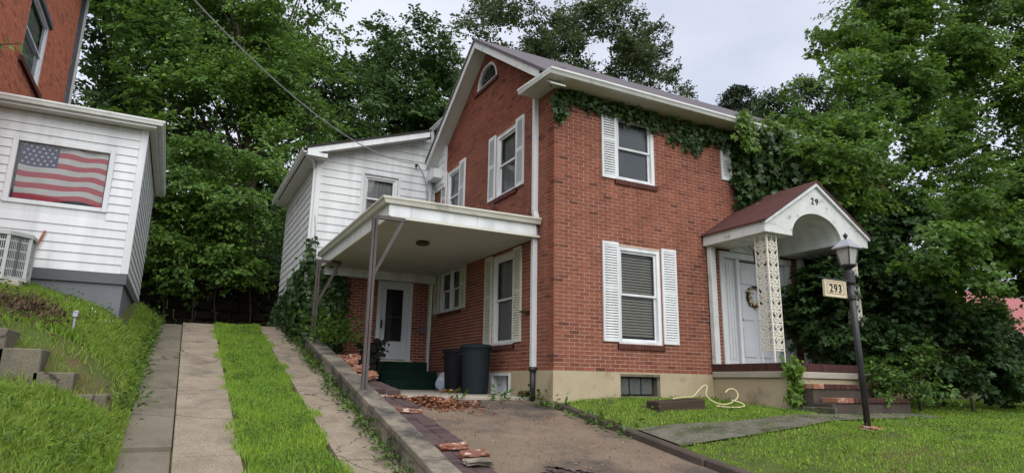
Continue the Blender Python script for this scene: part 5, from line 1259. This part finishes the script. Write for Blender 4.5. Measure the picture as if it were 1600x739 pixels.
ivy('carport_ivy', P, (0, -1, 0), .12, leafI, 'dark ivy covering the corner behind the rear carport post', n=12, spread=.09, seed=6, depth=.08, stems=[[(-2.8, 5.93, .2), (-2.85, 5.93, 1.4), (-3.05, 5.95, 3.6)]])
P = [(3.64+.09*r1_.gauss(0, 1), -1.72-.06*r1_.random(), -.42+.66*r1_.random()) for k in range(60)]
ivy('porch_corner_vine', P, (0, -1, 0), .09, leafY, 'leafy vine growing up the porch corner below the lace column', n=5, spread=.05, depth=.05, seed=7, stems=[[(3.66, -1.74, -.45), (3.64, -1.75, -.1), (3.62, -1.74, .2)]])
P = [(-1.92+.07*r1_.gauss(0, 1), 4.6+.10*r1_.gauss(0, 1), -.4+1.0*r1_.random()) for k in range(50)]
ivy('dry_dark_vine', P, (0, -1, 0), .13, mat('dark_vine_leaf', (.012, .016, .011), (.008, .01, .008), 6, .8, rand='island', ramp=LV), 'nearly black drooping plant beside the green carport steps', 'plant', n=8, spread=.08, depth=.08, seed=8, stems=[[(-1.86, 4.6, -.45), (-1.8, 4.6, .3), (-1.65, 4.5, .62), (-1.45, 4.4, .30)]])  # indistinct dark mass, built as a dry hanging vine

# trees: lobes given as photo position, depth and radius
def LB(items): return [(*at(u, v, y), a, b_, c) for (u, v, y, a, b_, c) in items]
def ground_at(u, y):
    p = at(u, 500, y); return (p[0], y, float(H(p[0], y)))
tree('maple_tree', ground_at(400, 16.5), LB([(300, 60, 16, 2.3, 2.0, 1.8), (420, 40, 16.5, 2.2, 2.0, 1.7), (240, 150, 15.5, 2.0, 1.8, 1.5), (350, 150, 15, 2.2, 1.9, 1.5), (455, 130, 15.5, 2.0, 1.9, 1.5),
      (500, 55, 17, 1.6, 1.6, 1.5), (290, 230, 14.5, 1.9, 1.6, 1.3), (400, 230, 14.5, 1.9, 1.6, 1.3), (350, -40, 17, 2.6, 2.2, 1.8), (480, -30, 17.5, 2.0, 2.0, 1.6), (500, 190, 15.5, 1.6, 1.5, 1.3), (200, -20, 16.5, 2.2, 2, 2)]),
     leafA, .17, 12, 26, .95, 'big spreading maple rising behind the white siding wing at the top of the drive', tr=.30, seed=1, spray=dict(size=1.9, gap=.0))
tree('forest_tree', ground_at(170, 20), LB([(160, 40, 20, 2.6, 2.2, 2.4), (150, 160, 20, 2.4, 2.2, 2.2), (210, 250, 20, 2.4, 2.0, 2.2), (120, -40, 21, 2.6, 2, 2), (180, 330, 19, 2.2, 1.8, 1.8), (280, 60, 22, 3, 2, 3), (300, 200, 22, 3, 2, 2.6)]),
     leafB, .22, 7, 26, 1.1, 'dark tree crowding behind the orange brick wall of the sided house', 'trees on the hillside', tr=.28, seed=2, spray=dict(size=2.2, gap=-.1))
tree('forest_tree', ground_at(400, 21), LB([(420, 120, 22, 3, 2, 3), (430, 280, 21, 3, 2, 2.6), (520, 160, 22, 2.4, 2, 2.6), (330, 330, 19, 2.6, 1.8, 2), (450, 380, 17.5, 2.4, 1.4, 1.8), (540, 260, 21, 2.2, 2, 2.2)]),
     leafB, .22, 7, 26, 1.1, 'dark tree filling the gaps behind the big maple', 'trees on the hillside', tr=.26, seed=3, spray=dict(size=2.2, gap=-.1))
for (u, v, y, s_, sd2, lab) in ((300, 290, 12.6, 1.15, 4, 'light green sapling with layered leaves behind the corner of the sided house'), (390, 320, 12.2, 1.2, 5, 'light green sapling with layered leaves beside the siding wing gutter'), (335, 400, 12.2, 1.1, 6, 'low sapling drooping over the rock wall at the drive top'), (255, 370, 12.6, .95, 7, 'small sapling tucked against the back of the white sided wall')):
    tree('sapling', ground_at(u, 12.9), LB([(u, v, y, s_, s_*.8, s_*.55), (u-45, v+35, y+.3, s_*.8, s_*.7, s_*.45), (u+45, v+30, y-.2, s_*.85, s_*.7, s_*.45), (u+10, v-55, y+.4, s_*.8, s_*.7, s_*.45)]), leafA, .14, 60, 24, .7, lab, 'saplings at the top of the drive', tr=.028, seed=sd2, spray=dict(size=1.0, gap=-.1, droop=.45, level=.9))
tree('shade_shrub', ground_at(330, 14.5), LB([(250, 430, 13.9, 1.6, .6, .8), (340, 425, 13.9, 1.6, .6, .7), (420, 430, 13.6, 1.3, .6, .9), (300, 400, 14.4, 2, .8, 1), (390, 395, 14.4, 2, .8, 1)]), leafB, .16, 30, 34, .5, 'dark shaded brush hanging over the rock wall', tr=.03, seed=9, cat='shrub')
tree('oak_tree', ground_at(640, 26), LB([(640, 70, 26, 2.6, 2.2, 1.7), (600, 130, 26, 2.4, 2.2, 1.9), (690, 110, 27, 2.2, 2.0, 2.0), (650, 180, 25.5, 3.0, 2.2, 2.0), (580, 200, 25, 2.2, 2, 1.8), (700, 200, 26, 2.4, 2, 2), (560, 120, 27, 1.4, 1.6, 1.6)]),
     leafB, .24, 9, 24, 1.0, 'rounded dark oak seen between the maple and the gable roof', tr=.3, seed=10, spray=dict(size=1.8, gap=-.1))
for (u, top, lab, sd2, w_) in ((790, -20, 'tall airy tree with sky showing through right behind the roof peak', 11, 1.0), (940, -10, 'tall airy tree behind the middle of the roof ridge, reaching highest', 12, 1.15), (1005, 50, 'shorter airy tree sloping down to the far end of the roof', 13, .8), (865, 30, 'thin airy tree between the two tall ones behind the ridge', 14, .8)):
    ls = []
    rq = random.Random(sd2)
    for k in range(78):
        v = top+rq.uniform(0, 230); sp_ = 82*w_*(.35+.65*min(1, (v-top)/90)); ls.append((u+rq.uniform(-sp_, sp_), v, 31+rq.uniform(-2, 2), .95, .9, .75))
    tree('airy_tree', ground_at(u, 31), LB(ls), leafC, .24, 12, 15, .95, lab, 'tall trees behind the roof', tr=.07, seed=sd2, step=9, spray=dict(size=1.7, gap=.02, droop=.1))
tree('pine_tree', ground_at(1155, 40), LB([(1155, 150, 40, 1.4, 1.2, 1.0), (1150, 178, 40, 1.9, 1.4, 1.1), (1175, 168, 40, 1.4, 1.2, 1.0), (1140, 160, 40, 1.0, 1, .9)]), mat('pine_needles', (.06, .085, .05), (.045, .07, .045), .5, .6, rand='island', ramp=LV), .28, 30, 40, .6, 'hazy pine top peeking over the far roof ridge', tr=.2, seed=15)
tree('vine_covered_tree', ground_at(1225, 9), LB([(1215, 165, 9, .9, .8, .6), (1240, 195, 8.6, .9, .8, .7), (1195, 190, 9, .6, .6, .4), (1260, 150, 9, 1.0, .8, .8), (1300, 190, 9, 1.2, .8, 1.0), (1330, 260, 9, 1.2, 1, 1.2)]), leafI, .13, 70, 50, .4, 'dense vine-covered tree behind the far end of the roof', tr=.12, seed=16)
# big maple on the right
rq = random.Random(44); lobes = [(1330, 60, 1.2, 1.1, 1.0, .62), (1290, 130, .4, .95, .9, .50), (1245, 200, -.2, .5, .6, .32), (1310, 210, .0, .9, .9, .48), (1400, 130, .2, 1.2, 1.1, .65), (1420, 30, 1, 1.3, 1.1, .7), (1500, 90, .2, 1.3, 1.1, .75),
      (1560, 20, .6, 1.4, 1.2, .8), (1390, 220, -.4, 1.1, 1.0, .55), (1480, 200, -.2, 1.2, 1.1, .65), (1570, 160, -.3, 1.2, 1.1, .7), (1350, 290, -.6, .75, .8, .40), (1430, 300, -.2, 1.0, .9, .5), (1520, 280, -.4, 1.0, .9, .55), (1600, 250, -.4, 1.1, 1, .6),
      (1300, 270, -.5, .5, .6, .3), (1640, 80, .2, 1.4, 1.2, .9), (1480, -30, 1.0, 1.5, 1.2, .8), (1370, -10, 1.4, 1.1, 1, .6), (1620, -20, .8, 1.5, 1.2, .8), (1660, 200, -.3, 1.3, 1.1, .8), (1360, 175, .3, .9, .9, .5), (1450, 250, .2, 1.0, 1, .55), (1540, 220, .2, 1.1, 1, .6)]
lobes += [(1560, 330, -.8, .9, .7, .5), (1620, 340, -.8, .9, .7, .5), (1590, 400, -.6, .9, .7, .45), (1600, 300, .4, 1, .8, .6), (1540, 380, .2, .9, .7, .5), (1500, 350, -.6, .8, .7, .45), (1440, 350, -.4, .8, .7, .45), (1640, 420, -1, .8, .6, .5), (1560, 90, 1.6, 1.4, 1, .9), (1470, 150, 1.8, 1.3, 1, .8)]
lobes += [(1270, 235, -1.0, .5, .4, .3), (1310, 245, -1.1, .6, .5, .35), (1360, 250, -1.1, .7, .5, .4), (1410, 265, -1.0, .7, .5, .4), (1330, 200, -.8, .6, .5, .35)]
lobes += [(rq.uniform(1340, 1640), rq.uniform(0, 330), 2.2+rq.uniform(-.6, 1.4), 1.1, 1.0, .7) for k in range(9)]
tree('near_maple_tree', tuple(at(1700, 560, -.5)), LB(lobes),
     leafD, .105, 78, 25, .62, 'large maple overhanging the porch and lawn, filling the sky over the right side', tr=.22, seed=17, step=999, hub=tuple(at(1690, 150, -.5)), spray=dict(size=1.1, gap=-.22, lobed=True),
     young=LB([(1245, 205, -.6, .42, .4, .22), (1285, 235, -.8, .45, .4, .22), (1300, 285, -.9, .42, .4, .2), (1340, 315, -.9, .4, .4, .2), (1262, 185, -.6, .4, .4, .2), (1300, 130, -.2, .45, .4, .2), (1370, 330, -.8, .35, .4, .18), (1330, 90, .2, .4, .4, .2)]))  # left and lower fringe sprays, coloured bright as if sunlit
tree('young_maple_tree', (15.5, -2.6, -.7), LB([(1540, 320, -3.0, .75, .6, .32), (1590, 300, -3.0, .7, .6, .35), (1480, 370, -2.8, .6, .6, .28), (1560, 370, -3.0, .7, .6, .28), (1430, 410, -2.6, .55, .5, .28), (1600, 350, -3.0, .6, .6, .3), (1490, 420, -2.8, .5, .5, .22), (1520, 445, -2.8, .5, .45, .24), (1585, 410, -2.9, .6, .5, .26), (1620, 440, -2.9, .6, .5, .3), (1550, 400, -2.6, .6, .5, .3)]), leafD, .105, 170, 22, .5, 'young maple with layered sprays of leaves at the far right before the red roof', tr=.06, seed=18, spray=dict(size=.8, gap=-.2, lobed=True, level=.8, droop=.45))
# shrubs by the porch
for (nm, base_u, y, lobes, lf, m, lab, sd2) in (
    ('shrub', 1300, -.6, [(1290, 450, -.9, .55, .5, .55), (1260, 500, -.5, .5, .45, .5), (1300, 530, -1.0, .5, .45, .4), (1280, 400, -.3, .4, .4, .5), (1320, 470, -.6, .5, .5, .6)], .11, leafS, 'dark shrub crowding the right side of the front porch', 20),
    ('shrub', 1400, -1.4, [(1370, 420, -1.2, .7, .6, .55), (1400, 480, -1.4, .75, .6, .55), (1370, 540, -1.6, .6, .5, .45), (1430, 430, -1.0, .7, .6, .6), (1350, 380, -.8, .6, .5, .5), (1400, 350, -.4, .7, .6, .5)], .12, leafS, 'tall dark shrub behind the lamp post', 21),
    ('shrub', 1420, -2.2, [(1400, 575, -2.2, .5, .4, .32), (1440, 590, -2.3, .5, .4, .34), (1470, 560, -2.2, .3, .3, .3), (1420, 555, -2.1, .35, .35, .25), (1385, 600, -2.2, .35, .35, .28)], .075, weedM, 'low bush with lighter green leaves to the right of the lamp post', 22),
    ('shrub', 1500, -2.2, [(1490, 520, -1.8, .7, .6, .6), (1530, 570, -2.0, .7, .6, .45), (1480, 590, -2.2, .6, .5, .40), (1560, 600, -2.1, .6, .5, .35), (1450, 510, -1.6, .6, .5, .5)], .10, leafS, 'dark shrub mass at the edge of the lawn below the white post', 23),
    ('shrub', 1580, -1.6, [(1580, 580, -1.8, .6, .5, .4), (1620, 590, -1.8, .7, .5, .5), (1570, 530, -1.0, .5, .5, .5), (1600, 620, -2.1, .5, .4, .3)], .09, leafS, 'dark shrub at the far right edge under the red roof', 24),
    ('shrub', 1560, 3, [(1560, 520, 3, .8, .6, .8), (1580, 560, 3, .8, .6, .7), (1545, 490, 3, .5, .5, .6)], .10, weedM, 'lighter green bush in front of the red roofed house', 25)):
    p = ground_at(base_u, y)
    tree(nm, p, LB(lobes), m, lf, 330, 20, .36, lab, 'shrubs along the right side of the house', tr=.03, seed=sd2, cat='shrub', spray=dict(size=.6, gap=-.25, lobed=lf > .09))
# background wood closing the horizon right of the house
for k, (u, v, y) in enumerate(((1400, 420, 20), (1500, 430, 22), (1330, 400, 18), (1620, 400, 26))):
    tree('forest_tree', ground_at(u, y), LB([(u, v, y, 2.6, 2, 2.0), (u-60, v+60, y, 2.4, 2, 1.8), (u+60, v+50, y, 2.4, 2, 1.8), (u, v-90, y+1, 2.2, 2, 1.6)]), leafB, .22, 7, 26, 1.0, ('dark tree behind the porch corner of the house', 'dark tree behind the tall shrub, seen through leaves', 'dark tree hidden behind the ivy wall end', 'dark tree beyond the red roofed house')[k], 'trees on the hillside', tr=.2, seed=30+k, spray=dict(size=2.0, gap=-.2))

# branch tip reaching in at the left edge
def cray(u, v, t): return Vector(CAM+(FW+RT*(u-800)/FPX+UP*(369.5-v)/FPX)*t)
tw = thing('leafy_twig', tuple(cray(-120, 90, 4.0)), 'yellow-green leafy branch tip poking in at the upper left edge before the orange brick', 'branch')
MB().tube([cray(-260, 110, 4.0), cray(-120, 85, 4.0), cray(-20, 70, 4.0), cray(34, 69, 4.0)], [.02, .012, .005, .002], 6).build('stem', bark, tw)
P_ = np.array([cray(u, 69+.02*abs(u-10), 4.0) for u in np.linspace(-110, 30, 18)]); T_ = np.array([(RT*(.5+.3*math.sin(i*2.1))-UP*(.7 if i % 2 else -.25)) for i in range(18)])
V_, F_ = leaf_arrays(P_, T_, np.array([-.2, -.5, .8])+rng.normal(0, .2, (18, 3)), .055, .45); fast('leaves', V_, F_, leafY, tw)
